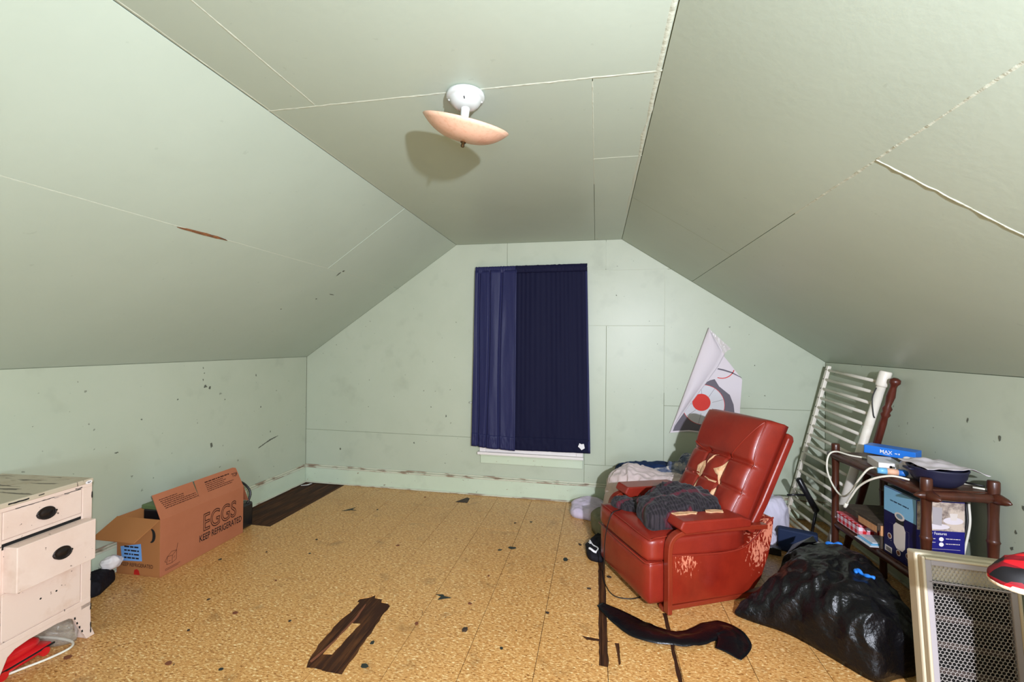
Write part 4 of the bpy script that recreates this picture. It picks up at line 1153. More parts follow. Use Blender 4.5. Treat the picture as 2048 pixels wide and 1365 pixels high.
strokes(sum([words(rg, 0.124, 0.185, y, 0.0035) for y in (0.167, 0.143)], []) + sum([words(rg, 0.03, 0.08, y, 0.003) for y in (0.165, 0.148)], []) + [(0.02, 0.118, 0.165, 0.001)] + sum([words(rg, 0.02, 0.12, y, 0.003) for y in (0.103, 0.09)], []), MF, M_PRODUCT, pc)['kind'] = 'stuff'

# gingham tin, wooden tray, papers
gt = thing('gingham_tin', 'red and white gingham patterned tin at the far end of the lower shelf board', 'tin', spt(-0.005, 0.475, ZB + 0.001), SR)
bx('tin_body', (0, 0.0, 0), (0.19, 0.215, 0.052), M_GING, gt, 0.006)
bx('tin_lid', (-0.003, -0.003, 0.052), (0.193, 0.218, 0.064), M_GING, gt, 0.005)
wt = thing('wooden_tray', 'upturned dark wooden tray with a raw pine edge on the gingham tin', 'tray', spt(0.0, 0.312, ZB + 0.001), SR)
bx('tray_deck', (-0.01, 0.0, 0.125), (0.22, 0.30, 0.137), M_SCRATCH, wt, 0.003)
bx('tray_side', (-0.01, 0.0, 0.098), (0.005, 0.30, 0.125), M_SCRATCH, wt, 0.002)
bx('tray_side', (0.205, 0.0, 0.001), (0.22, 0.30, 0.125), M_SCRATCH, wt, 0.002)
bx('tray_edge', (0.006, -0.0, 0.070), (0.204, 0.012, 0.124), M_WOODEDGE, wt, 0.002)
bx('tray_foot', (0.006, 0.0, 0.001), (0.204, 0.012, 0.069), M_SCRATCH, wt, 0.002)
bx('tray_front', (-0.011, 0.006, 0.085), (-0.0105, 0.16, 0.120), M_WOODEDGE, wt, 0.0)
mg = thing('magazine_stack', 'glossy white and blue papers lying under the wooden tray', 'paper', spt(0.0, 0.312, ZB + 0.001), SR)
for k in range(3):
    bx('sheet', (-0.035 + 0.012 * k, 0.02 + 0.01 * k, 0.006 * k), (0.16, 0.15, 0.006 * k + 0.005), M_MAG if k != 1 else M_BLUEPL, mg, 0.001)

# on the top board
bb = thing('blue_box', 'flat bright blue box resting on the white card box on the shelf', 'box', (1.532, 2.905, ZT + 0.044), radians(-46))
bx('box_body', (0, 0, 0), (0.228, 0.10, 0.046), M_BLUEBOX, bb, 0.002)
bx('box_end', (-0.001, 0.001, 0.001), (0.0, 0.099, 0.045), M_BLUEEND, bb, 0)
Mb = frame((0, 0, 0), (1, 0, 0), (0, 0, 1))
lettering('MAX', 0.019, frame((0.075, -0.0002, 0.014), (1, 0, 0), (0, 0, 1)), M_WHITE, bb, 0.055, bold=0.01)
strokes([(0.140, 0.020, 0.012, 0.004), (0.156, 0.018, 0.006, 0.008), (0.09, 0.010, 0.03, 0.002)], Mb, M_WHITE, bb)['kind'] = 'stuff'
poly_plate('end_mark', [(0.04, 0.015), (0.065, 0.015), (0.065, 0.034), (0.04, 0.034)], frame((-0.0012, 0.1, 0), (0, -1, 0), (0, 0, 1)), M_WHITE, bb, 0.0003)
wc = thing('white_card_box', 'small white card box with a black dot under the blue box', 'box', (1.478, 2.672, ZT + 0.001), radians(-12))
bx('card_body', (0, 0, 0), (0.105, 0.17, 0.042), M_WHITE, wc, 0.002)
poly_plate('black_dot', circle(0.052, 0.024, 0.006, 16), frame((0, 0, 0), (1, 0, 0), (0, 0, 1)), M_INK, wc, 0.0003, 0.0002)
rp = thing('wrapped_roll', 'rolled peach paper with light blue and blue ends on the shelf edge', 'roll', (1.435, 2.605, ZT + 0.018), 0)
rd = Vector((0.105, -0.03, 0)).normalized()
MB().tube([rd * 0.0, rd * 0.038], [0.015, 0.017], 14).build('light_blue_end', M_BLUEPL, rp, smooth=True)
MB().tube([rd * 0.038, rd * 0.084], 0.016, 14).build('peach_wrap', M_STRIPE, rp, smooth=True)
MB().tube([rd * 0.084, rd * 0.110, rd * 0.122], [0.017, 0.017, 0.011], 14).build('blue_end', M_BLUEPL2, rp, smooth=True)
soft2 = heap('plastic_film', [(1.545, 2.56), (1.56, 2.545), (1.60, 2.58), (1.61, 2.62), (1.58, 2.64), (1.55, 2.61)], (1.575, 2.59), 0.075, M_FILMW, base=ZT, e1=0.6, e2=0.8, seed=41, amp=0.03, scale=18, fine=0.3, n=56, k=20, local=(1.575, 2.59))
soft2.location = (1.575, 2.59, 0); tag(soft2, 'crumpled milky plastic film beside the navy bowl', 'plastic film')
bo = thing('navy_bowl', 'deep navy bowl standing at the front of the shelf top', 'bowl', (1.607, 2.462, ZT + 0.001))
prof = [(0, 0), (0.062, 0.0), (0.070, 0.004), (0.090, 0.022), (0.104, 0.048), (0.108, 0.074), (0.112, 0.080), (0.112, 0.086), (0.106, 0.086), (0.100, 0.060), (0.086, 0.026), (0.064, 0.008), (0, 0.006)]
MB().lathe(prof, 44).build('bowl_body', M_BOWL, bo, smooth=True)
for s_ in (1,):
    MB().tube(spline([(-0.108, -0.02, 0.072), (-0.128, -0.022, 0.074), (-0.128, 0.02, 0.074), (-0.108, 0.02, 0.072)], 14), 0.005, 8).build('bowl_handle', M_BOWL, bo, smooth=True)
pp = thing('paper_sheet', 'limp white paper sheet covering the navy bowl', 'paper', (1.607, 2.462, ZT + 0.089))
def pfn(u, v):
    x = -0.105 + 0.27 * u; y = -0.09 + 0.21 * v
    r = (x*x + y*y) ** 0.5
    z = 0.006 + 0.010 * nz(x * 14, y * 14) + 0.006 * nz(x * 30, y * 9)
    if x > 0.10: z -= (x - 0.10) * 0.38
    y2 = y + 0.03 * (u - 0.5) - (0.05 * max(0, u - 0.75))
    return (x, y2 * (1 - 0.5 * max(0, u - 0.7)), z)
MB().grid(30, 22, pfn).build('sheet', M_PAPER, pp, smooth=True, solid=0.001, fix=False)
for k, (p, q, m_) in enumerate((((0.13, -0.02, 0.006), (0.245, -0.055, 0.006), M_CORD), ((0.10, 0.05, 0.006), (0.235, 0.01, 0.010), M_CORD), ((0.12, 0.03, 0.016), (0.225, -0.035, 0.018), M_CORDB))):
    o = MB().tube([(1.60 + p[0], 2.45 + p[1], ZT + p[2]), (1.60 + q[0] - .06, 2.45 + q[1], ZT + q[2])], 0.0045, 8).build('stick', m_, None, smooth=True)
    tag(o, ['white stick on the shelf top in front of the corner post', 'white stick lying behind the other beside the navy bowl', 'black stick crossing the white sticks beside the navy bowl'][k], 'stick')
c1 = MB().tube(spline([(1.56, 2.93, ZT + .006), (1.50, 2.98, ZT + .006), (1.455, 3.05, ZT + .010), (1.415, 3.05, 0.74), (1.398, 3.03, 0.66), (1.40, 2.97, 0.585), (1.405, 2.88, 0.548), (1.40, 2.78, 0.60), (1.41, 2.71, 0.70), (1.44, 2.67, ZT + .012), (1.50, 2.655, ZT + .006)], 80), 0.0052, 8).build('white_cable', M_CORD, None, smooth=True)
tag(c1, 'cream cable looping down from the shelf top and back', 'cable')
c2_ = thing('white_cable', 'cream cable with a plug end hanging off the shelf front', 'cable', (1.40, 2.6, 0))
MB().tube(spline([(0.11, -0.11, ZT + .008), (0.05, -0.08, ZT + .014), (0.0, -0.02, 0.735), (-0.02, 0.06, 0.67), (-0.03, 0.11, 0.60), (-0.03, 0.155, 0.545)], 40), 0.0052, 8).build('cord', M_CORD, c2_, smooth=True)
MB().tube([(-0.03, 0.155, 0.545), (-0.03, 0.172, 0.523), (-0.03, 0.178, 0.516)], [0.008, 0.009, 0.007], 10).build('plug', M_CORD, c2_, smooth=True)
for k, (dx, m_, lab) in enumerate(((0.0, M_CORD, 'cream cable hanging down behind the near shelf post'), (-0.012, M_CORDB, 'black cable hanging beside the cream one behind the near shelf post'))):
    o = MB().tube(spline([(1.79 + dx, 2.53, ZT - .03), (1.80 + dx, 2.55, 0.65), (1.79 + dx, 2.53, 0.56), (1.765 + dx, 2.52, 0.45), (1.74 + dx, 2.51, 0.36), (1.735 + dx, 2.50, 0.34)], 40), 0.0055, 8).build('hanging_cable', m_, None, smooth=True)
    tag(o, lab, 'cable')

# ------------------------------------------------------------------ dresser on the left
DA = radians(-85)
dr = thing('nightstand_dresser', 'chipped pinkish white three drawer stand against the left wall', 'dresser', (-2.355, 1.690, 0), DA)
# local: x runs along the front towards the camera, -y is the front direction ... y negative = back
DW, DD, DH = 0.385, 0.49, 0.755
# front plane at y = 0, body extends to y = -DD (towards the wall)
bx('carcass', (0.004, -DD, 0.150), (DW - .004, -0.004, DH - 0.022), M_PINK, dr, 0.003)
bx('top', (-0.004, -DD - .002, DH - 0.022), (DW + .004, 0.004, DH), M_DRTOP, dr, 0.004)
bx('top_rail', (0.0, -0.012, 0.718), (DW, 0.002, 0.735), M_PINK, dr, 0.002)
for x0 in (0.0, DW - 0.043):
    bx('stile', (x0, -0.012, 0.150), (x0 + 0.043, 0.002, 0.718), M_PINK, dr, 0.002)
bx('drawer_divider', (0.043, -0.012, 0.590), (DW - .043, 0.001, 0.604), M_PINK, dr, 0.002)
bx('bottom_rail', (0.0, -0.012, 0.168), (DW, 0.003, 0.192), M_PINK, dr, 0.002)
bx('dark_gap', (0.044, -0.013, 0.565), (DW - .044, -0.0035, 0.590), M_DARK, dr, 0)
def drawer(z0, z1, pull, x0, x1, handle_x=None):
    d = MB().box((x0, -0.012, z0), (x1, 0.0015 + pull, z1)).build('drawer', M_DRAWER if handle_x is None else M_PINK, dr, bevel=0.003)
    if handle_x is not None:
        zc = (z0 + z1) / 2
        M_ = frame((handle_x, 0.0015 + pull, zc), (-1, 0, 0), (0, 0, 1))
        p = [(0, 0)]
        mb = MB()
        n_ = 28
        ringz = [(1.0, 0.0), (0.98, 0.003), (0.86, 0.004), (0.80, 0.0025), (0.55, 0.0030), (0.50, 0.0045), (0.0, 0.005)]
        vs = [M_ @ Vector((0.036 * r * cos(2*pi*k/n_), 0.026 * r * sin(2*pi*k/n_), h)) for r, h in ringz for k in range(n_)]
        fs = [(i*n_+k, i*n_+(k+1) % n_, (i+1)*n_+(k+1) % n_, (i+1)*n_+k) for i in range(len(ringz)-1) for k in range(n_)]
        plate = mb.add(vs, fs).build('handle_plate', M_IRON, d, smooth=True)
        bail = [(0.033 * cos(a), 0.024 * sin(a), 0.007 + 0.004 * sin(-a)) for a in [pi + pi * k / 14 for k in range(15)]]
        MB().tube([M_ @ Vector(q) for q in bail], 0.003, 8).build('bail_handle', M_IRON, d, smooth=True)
        for sx_ in (-1, 1):
            MB().tube([M_ @ Vector((0.033 * sx_, 0, 0)), M_ @ Vector((0.033 * sx_, 0, 0.010))], 0.0045, 8).build('handle_post', M_IRON, d, smooth=True)
    return d
drawer(0.606, 0.716, 0.0, 0.045, DW - .045, 0.190)
d2 = drawer(0.392, 0.576, 0.058, 0.030, DW - .052, 0.172)
bx('drawer_side', (0.050, -0.004, 0.410), (0.060, 0.058, 0.550), M_PINK, d2, 0.001)
bx('drawer_side', (DW - .072, -0.004, 0.410), (DW - .062, 0.058, 0.550), M_PINK, d2, 0.001)
d3 = drawer(0.196, 0.388, 0.0, 0.045, DW - .045)
for x in (0.145, 0.205): MB().tube([(x, 0.001, 0.298), (x, 0.0022, 0.298)], 0.004, 8).build('screw_hole', M_DARK, d3)
# bracket feet with a scalloped apron (front) and plain side feet
apron = [(-0.022, 0.0), (0.014, 0.0), (0.030, 0.035), (0.052, 0.085), (0.068, 0.125), (0.092, 0.142), (0.14, 0.150), (DW - .14, 0.150), (DW - .092, 0.142), (DW - .068, 0.125), (DW - .052, 0.085), (DW - .030, 0.035), (DW - .014, 0.0), (DW + .022, 0.0), (DW + .004, 0.05), (DW, 0.17), (0.0, 0.17), (-0.004, 0.05)]
MB().prism(apron, lambda a, b, t: (a, t, b), -0.014, 0.002).build('scalloped_apron', M_PINK, dr, bevel=0.002)
for x0 in (-0.002, DW - 0.012):
    MB().prism([(-0.06, 0.0), (-0.004, 0.0), (-0.004, 0.16), (-DD, 0.16), (-DD, 0.0), (-DD + .05, 0.0), (-DD + .08, 0.13), (-0.09, 0.13)], lambda a, b, t: (x0 + t, a, b), 0, 0.014).build('side_bracket', M_PINK, dr, bevel=0.002)
MLb = frame((0.008, 0.0028, 0.728), (-1, 0, 0), (0, 0, 1))
poly_plate('paper_sticker', circle(-0.018, 0.008, 0.015, 20, 0.008), frame((0.0, 0.0045, 0.732), (-1, 0, 0), (0, 0, 1)), M_WHITE, dr, 0.0004)
strokes([(-0.024, 0.005, 0.003, 0.006), (-0.019, 0.004, 0.003, 0.006), (-0.014, 0.006, 0.003, 0.005)], frame((0.0, 0.0052, 0.732), (-1, 0, 0), (0, 0, 1)), M_INK, dr, 'sticker_scrawl')['kind'] = 'stuff'
# under the dresser
Md = Matrix.Translation((-2.355, 1.690, 0)) @ Matrix.Rotation(DA, 4, 'Z')
rt = thing('red_toy', 'shiny red plastic toy car lying under the dresser', 'toy', tuple(Md @ Vector((0.21, -0.12, 0.0))), DA)
def toy(z0, z1, sx_, sy_, name, m, e=0.5):
    mb = MB(); n_ = 36; prof = []
    for i in range(9):
        a = -pi/2 + pi * i / 8
        prof.append((max(0.02, cos(a)) ** 0.6, z0 + (z1 - z0) * (sin(a) + 1) / 2))
    vs = []
    for r, z in prof:
        for k in range(n_):
            c_, s_ = cos(2*pi*k/n_), sin(2*pi*k/n_)
            vs.append((sx_ * r * math.copysign(abs(c_) ** e, c_), sy_ * r * math.copysign(abs(s_) ** e, s_), z))
    fs = [(i*n_+k, i*n_+(k+1) % n_, (i+1)*n_+(k+1) % n_, (i+1)*n_+k) for i in range(8) for k in range(n_)]
    fs += [tuple(range(n_))[::-1], tuple(8*n_ + k for k in range(n_))]
    return mb.add(vs, fs).build(name, m, rt, smooth=True)
toy(0.004, 0.050, 0.125, 0.055, 'lower_shell', M_REDPL)
toy(0.035, 0.092, 0.085, 0.045, 'upper_shell', M_REDPL, 0.7)
MB().box((-0.115, 0.050, 0.030), (0.115, 0.056, 0.036)).build('dark_seam', M_DARK, rt)
for sx_ in (-0.075, 0.075):
    MB().tube([(sx_, 0.044, 0.018), (sx_, 0.060, 0.018)], 0.018, 14).build('wheel', M_REDPL, rt)
cf_ = soft('clear_plastic_bag', 'crumpled clear plastic bag under the dresser corner', 'plastic bag',
     [(-2.47, 1.59), (-2.40, 1.62), (-2.39, 1.66), (-2.45, 1.68), (-2.58, 1.70), (-2.64, 1.67), (-2.58, 1.60)], (-2.50, 1.645), 0.09, M_CLEAR, e1=0.7, e2=0.8, seed=51, amp=0.03, scale=14, fine=0.4, n=60, k=22)
wcb = MB().tube(spline([(-2.62, 1.60, 0.02), (-2.52, 1.632, 0.012), (-2.44, 1.645, 0.006), (-2.375, 1.635, 0.006), (-2.345, 1.60, 0.006), (-2.36, 1.53, 0.006), (-2.40, 1.45, 0.006), (-2.42, 1.385, 0.006), (-2.40, 1.28, 0.006)], 60), 0.0052, 8).build('power_cable', M_CORD, None, smooth=True)
tag(wcb, 'white power cable curling out from under the dresser', 'cable')

# ------------------------------------------------------------------ egg carton box
EG = (-2.535, 2.188, 0); ER = radians(91.2)
eg = thing('egg_carton_box', 'open brown cardboard EGGS shipping box by the left wall', 'box', EG, ER)
# local: x along the long side (away from camera), y towards the wall; long face at y = 0 faces the room
EL, EW, EH, TH = 0.640, 0.310, 0.342, 0.005
bx('bottom_panel', (0, 0, 0.0), (EL, EW, TH), M_CARDIN, eg, 0)
bx('front_panel', (0, 0, TH), (EL, TH, EH), M_CARD, eg, 0.0015)
bx('rear_panel', (0, EW - TH, TH), (EL, EW, EH), M_CARD, eg, 0.0015)
bx('end_panel', (0, TH, TH), (TH, EW - TH, EH), M_CARDIN, eg, 0.0015)
bx('end_panel', (EL - TH, TH, TH), (EL, EW - TH, EH), M_CARD, eg, 0.0015)
# raised front flap leaning inwards, with a slit
fv = Vector((0, 0.068, 0.142))
def flap_fn(a, b, t):
    nn = Vector((0, 0.142, -0.068)).normalized()
    p = Vector((a, 0.0, EH)) + fv * b + nn * t
    return tuple(p)
fo = MB().prism([(0.0, 0), (EL, 0), (EL - .004, 0.94), (EL - .03, 1.0), (0.29, 1.0), (0.283, 0.30), (0.280, 0.30), (0.276, 1.0), (0.003, 1.0)], flap_fn, 0, 0.004).build('front_flap', M_CARD, eg)
# near end flap folded out and down
MB().prism([(0.004, 0), (EW - .004, 0), (EW + .02, 1.0), (0.035, 1.0)], lambda a, b, t: (-0.125 * b - 0.003, a, EH - 0.085 * b + t), 0, 0.004).build('end_flap', M_CARDIN, eg)
# far end flap hanging out
MB().prism([(0.004, 0), (EW - .03, 0), (EW - .06, 1.0), (0.02, 1.0)], lambda a, b, t: (EL + 0.070 * b + 0.003, a, EH - 0.13 * b + t), 0, 0.004).build('end_flap', M_CARD, eg)
MB().prism([(0.0, 0), (EL * 0.8, 0), (EL * 0.8, 1.0), (0.02, 1.0)], lambda a, b, t: (a, EW - 0.06 * b - .004, EH - 0.13 * b + t), -0.004, 0).build('rear_flap', M_CARDIN, eg)
ME = frame((0, 0, 0), (1, 0, 0), (0, 0, 1))
lettering('EGGS', 0.118, frame((0.297, -0.0002, 0.150), (1, 0, 0), (0, 0, 1)), M_INKBROWN, eg, 0.275, outline=0.02, name='lettering')
lettering('KEEP REFRIGERATED', 0.044, frame((0.268, -0.0004, 0.092), (1, 0, 0), (0, 0, 1)), M_INK, eg, 0.355, bold=0.012)
Mfl = frame((0, -0.0006, EH), (1, 0, 0), fv)
rg = random.Random(9)
strokes(sum([words(rg, 0.03 + 0.004 * k, [0.15, 0.19, 0.19, 0.27, 0.27, 0.28][k], 0.115 - 0.012 * k, 0.0045) for k in range(6)], []), Mfl, M_INKBROWN, eg)['kind'] = 'stuff'
strokes(sum([words(rg, 0.355, [0.56, 0.50, 0.52, 0.50, 0.58, 0.56][k], 0.120 - 0.0125 * k, 0.0075 if k == 0 else 0.0045) for k in range(6)], []), Mfl, M_INKBROWN, eg)['kind'] = 'stuff'
lettering('TOP', 0.026, frame((0.578, -0.0006, EH), (1, 0, 0), fv) @ Matrix.Translation((0, 0.092, 0)), M_INK, eg, 0.05, bold=0.01)
# line drawing of a carton at the lower corner
ck = MB()
def seg(a, b, w_=0.0012):
    a = Vector(a); b = Vector(b); d = (b - a).normalized(); nn = Vector((-d.y, d.x)) * w_
    ck.add([(p.x, p.y, 0.0006) for p in (a + nn, b + nn, b - nn, a - nn)], [(3, 2, 1, 0)])
for a, b in (((0.04, 0.06), (0.075, 0.055)), ((0.075, 0.055), (0.078, 0.10)), ((0.078, 0.10), (0.045, 0.105)), ((0.045, 0.105), (0.04, 0.06)), ((0.078, 0.10), (0.105, 0.12)), ((0.105, 0.12), (0.104, 0.065)), ((0.104, 0.065), (0.075, 0.055)), ((0.045, 0.105), (0.072, 0.125)), ((0.072, 0.125), (0.105, 0.12)), ((0.105, 0.12), (0.112, 0.16)), ((0.038, 0.075), (0.028, 0.082)), ((0.028, 0.082), (0.045, 0.105)), ((0.052, 0.075), (0.066, 0.073)), ((0.085, 0.08), (0.095, 0.09)), ((0.03, 0.035), (0.13, 0.035)), ((0.03, 0.027), (0.12, 0.027))):
    seg(a, b)
o = ck.build('carton_drawing', M_INKBROWN, eg, kind='stuff'); o.matrix_basis = ME
# end face (faces the camera side): right along -y local seen from outside
MEnd = frame((0, EW, 0), (0, -1, 0), (0, 0, 1))
poly_plate('blue_label', [(0.040, 0.080), (0.182, 0.088), (0.172, 0.19), (0.028, 0.165)], MEnd, M_BLUELABEL, eg, 0.0006, 0.0004)
rg = random.Random(3)
strokes(sum([words(rg, 0.055, 0.16, 0.097 + 0.022 * k, 0.009) for k in range(4)], []), frame((-0.0008, EW, 0), (0, -1, 0), (0, 0, 1)), M_INK, eg, 'label_scrawl')['kind'] = 'stuff'
lettering('KEEP REFRIGERATED', 0.022, frame((-0.0002, EW - 0.035, 0.050), (0, -1, 0), (0, 0, 1)), M_INKBROWN, eg, 0.225, bold=0.01)
poly_plate('red_sticker', [(0.125, 0.004), (0.168, 0.004), (0.16, 0.03), (0.145, 0.038), (0.128, 0.03)], MEnd, M_REDDOT, eg, 0.0006, 0.0004)
moon = [(0.245 + 0.03 * cos(a), 0.245 + 0.042 * sin(a)) for a in [-1.7 + 3.2 * k / 12 for k in range(13)]] + [(0.24 + 0.014 * cos(a), 0.245 + 0.036 * sin(a)) for a in [1.5 - 3.2 * k / 12 for k in range(13)]]
poly_plate('handle_hole', moon, MEnd, M_DARK, eg, 0.0006, 0.0004)
# dark case standing inside the box
dc = thing('dark_case', 'black case with an olive lid standing inside the egg box', 'case', EG, ER)
bx('case_body', (0.10, 0.02, TH + .001), (0.60, 0.24, 0.355), M_BLACKPL, dc, 0.006)
bx('case_lid', (0.095, 0.09, 0.356), (0.60, 0.25, 0.385), M_GREENLID, dc, 0.006)
tb = thing('black_tote', 'black tote with a looped strap at the far end of the egg box', 'bag', (-2.62, 2.93, 0), radians(91))
bx('tote_body', (-0.082, -0.04, 0.0), (0.035, 0.19, 0.19), M_BLACKPL, tb, 0.02)
MB().tube(spline([(-0.02, -0.03, 0.18), (0.005, -0.035, 0.26), (0.0, 0.02, 0.325), (0.0, 0.10, 0.335), (0.0, 0.15, 0.25), (0.0, 0.16, 0.18)], 30), 0.008, 8).build('strap', M_BLACKPL, tb, smooth=True)
# black bag and tissue between dresser and box
soft('black_mesh_bag', 'small crumpled black bag on the floor behind the dresser', 'bag',
     [(-2.82, 1.95), (-2.72, 1.935), (-2.69, 1.97), (-2.72, 2.03), (-2.775, 2.12), (-2.83, 2.13), (-2.85, 2.04)], (-2.77, 2.03), 0.085, M_BLACKCL, e1=0.7, e2=0.7, seed=55, amp=0.022, scale=14, fine=0.3, n=70, k=24)
tis = soft('white_tissue', 'crumpled white tissue beside the egg box', 'tissue',
     [(-2.825, 2.10), (-2.80, 2.08), (-2.77, 2.10), (-2.772, 2.14), (-2.80, 2.15), (-2.83, 2.135)], (-2.80, 2.12), 0.055, M_WHITE, base=0.07, e1=0.6, e2=0.8, seed=57, amp=0.03, scale=22, fine=0.3, n=56, k=20)

# ------------------------------------------------------------------ black garbage bag
gb = thing('garbage_bag', 'full black plastic garbage bag with blue drawstring in front of the shelf', 'garbage bag', (1.15, 2.55, 0))
heap('sack', [(0.735, 2.50), (0.80, 2.455), (0.92, 2.40), (1.02, 2.30), (1.10, 2.19), (1.17, 2.125), (1.26, 2.16), (1.40, 2.24), (1.44, 2.42), (1.45, 2.70), (1.40, 2.90), (1.27, 2.95), (1.15, 2.90), (1.05, 2.78), (0.98, 2.66), (0.89, 2.57), (0.80, 2.535)],
     (1.22, 2.53), 0.305, M_BAG, e1=0.66, e2=0.62, seed=61, amp=0.040, scale=5.5, fine=0.22, n=220, k=80, parent=gb, local=(1.15, 2.55), zf=lambda x, y: (1.0 + 0.06 * nz(x * 4, y * 4, 3)) * max(0.05, min(1, (x - 0.72) / 0.36)) ** 0.75)
bpy.context.view_layer.update()
sack = gb.children[0]
def on_sack(pts, r, name, m, n=20, lift=0.004):
    P = spline([(a - 1.15, b - 2.55, 0) for a, b in pts], n)
    return MB().tube([(p.x, p.y, surf_z(sack, p.x, p.y) + lift) for p in P], r, 8).build(name, m, gb, smooth=True)
on_sack([(1.235, 2.40), (1.25, 2.43), (1.262, 2.40), (1.275, 2.365), (1.29, 2.36)], [0.004 + 0.006 * abs(sin(i * 0.6)) for i in range(21)], 'drawstring', M_BLUETIE)
on_sack([(1.30, 2.83), (1.34, 2.80), (1.39, 2.78)], [0.006 + 0.006 * abs(sin(i * 0.4)) for i in range(21)], 'drawstring', M_BLUETIE)
# gathered neck of the sack: a twist of film lying to the left rear
nk = []
MB().tube(spline([(1.30 - 1.15, 2.44 - 2.55, 0.29), (1.33 - 1.15, 2.52 - 2.55, 0.32), (1.35 - 1.15, 2.60 - 2.55, 0.305)], 14), [0.012 + 0.010 * (i / 14) + 0.004 * sin(i * 1.7) for i in range(15)], 9).build('gathered_neck', M_BAG, gb, smooth=True)
MB().prism([(1.08, 2.80), (1.14, 2.86), (1.27, 2.91), (1.24, 2.80), (1.14, 2.74)], lambda a, b, t: (a - 1.15, b - 2.55, surf_z(sack, max(-0.2, a - 1.15), min(0.3, b - 2.55)) + 0.02 + t), 0, 0.004).build('loose_flap', M_BAG, gb, smooth=False)

# black vinyl strip on the floor
def ribbon(name, centre, widths, tilt_, m, n=70):
    """a limp strip: centre line, half widths, one long edge lifted by tilt_"""
    C_ = spline(centre, n); vs = []; fs = []; K = 8
    for i, c in enumerate(C_):
        d = (C_[min(i+1, n)] - C_[max(i-1, 0)]); d.z = 0; d.normalize(); nn = Vector((-d.y, d.x, 0))
        f = i / n * (len(widths) - 1); a = int(min(f, len(widths) - 2)); w_ = widths[a] + (widths[a+1] - widths[a]) * (f - a)
        f2 = i / n * (len(tilt_) - 1); a2 = int(min(f2, len(tilt_) - 2)); tl = tilt_[a2] + (tilt_[a2+1] - tilt_[a2]) * (f2 - a2)
        for k in range(K + 1):
            s_ = k / K * 2 - 1
            z = 0.003 + tl * (1 - abs(s_ + 0.35) ** 1.5 if abs(s_ + .35) < 1 else 0) + 0.006 * max(0, ridge(i * 0.16, k * 0.25, 4)) * (0.3 + tl * 30)
            p = c + nn * w_ * s_
            vs.append((p.x, p.y, max(0.002, z)))
    for i in range(n):
        for k in range(K):
            fs.append((i*(K+1)+k, i*(K+1)+k+1, (i+1)*(K+1)+k+1, (i+1)*(K+1)+k))
    return MB().add(vs, fs).build(name, m, None, smooth=True, solid=0.0015, fix=False)
rbn = ribbon('vinyl_strip', [(0.03, 2.45, 0), (0.12, 2.36, 0), (0.23, 2.26, 0), (0.37, 2.225, 0), (0.48, 2.26, 0), (0.57, 2.33, 0), (0.635, 2.345, 0), (0.655, 2.27, 0), (0.60, 2.17, 0)],
             [0.022, 0.060, 0.085, 0.060, 0.060, 0.065, 0.075, 0.075, 0.055], [0.0, 0.004, 0.018, 0.024, 0.018, 0.012, 0.02, 0.022, 0.006], M_TAPE)
tag(rbn, 'glossy black vinyl strip curled on the floor before the recliner', 'strip')

# ------------------------------------------------------------------ upright air filter unit, lower right
AF = (1.272, 1.945, 0); LEAN = radians(-8.5)
af = thing('air_filter_unit', 'yellowed plastic air filter with a honeycomb grille at lower right', 'air filter', AF, radians(-7))
af.rotation_euler = (LEAN, 0, radians(-7))
FW, FH, FD = 0.285, 0.590, 0.10
def ring_frame(x0, x1, z0, z1, wd, y0, y1, name, m, bev):
    for nm, lo, hi in (('l', (x0, y0, z0), (x0 + wd, y1, z1)), ('r', (x1 - wd, y0, z0), (x1, y1, z1)), ('b', (x0 + wd, y0, z0), (x1 - wd, y1, z0 + wd)), ('t', (x0 + wd, y0, z1 - wd), (x1 - wd, y1, z1))):
        bx(name, lo, hi, m, af, bev)
bx('case_rear', (-0.014, 0.035, 0.015), (FW + .014, FD, FH + 0.006), M_CASE, af, 0.008)
ring_frame(-0.006, FW + .006, 0.004, FH, 0.011, 0.0, 0.034, 'bezel', M_CASE, 0.005)
ring_frame(0.005, FW - .005, 0.015, FH - 0.011, 0.019, 0.004, 0.024, 'inner_bezel', M_CASEG, 0.002)
bx('dark_core', (0.024, 0.028, 0.034), (FW - .024, 0.0345, FH - .03), M_DARK, af, 0)
bx('upper_band', (0.024, 0.020, FH - 0.088), (FW - .024, 0.027, FH - .03), M_CASE, af, 0.001)
bx('band_edge', (0.012, 0.004, FH - 0.094), (FW - .012, 0.010, FH - .088), M_CASEG, af, 0.001)
for k in range(5):
    z = 0.07 + 0.095 * k
    bx('fin', (0.024, 0.018, z), (FW - .024, 0.027, z + 0.022), M_FIN, af, 0.001)
# honeycomb mesh
hx = MB(); R_ = 0.0077; t_ = 0.0008
dx = R_ * math.sqrt(3); dz = R_ * 1.5
row = 0; z = 0.036
while z < FH - 0.034:
    x = 0.027 + (dx / 2 if row % 2 else 0)
    while x < FW - 0.027:
        vs = []
        for rr, yy in ((R_, 0.010), (R_ - t_, 0.010), (R_ - t_, 0.013)):
            for k in range(6):
                a = pi / 6 + k * pi / 3
                vs.append((x + rr * cos(a), yy, z + rr * sin(a)))
        fs = []
        for k in range(6):
            j = (k + 1) % 6
            fs += [(k, j, 6 + j, 6 + k), (6 + k, 6 + j, 12 + j, 12 + k)]
        hx.add(vs, fs)
        x += dx
    z += dz; row += 1
hx.build('honeycomb_grille', M_GRILL, af, fix=False, kind='stuff')

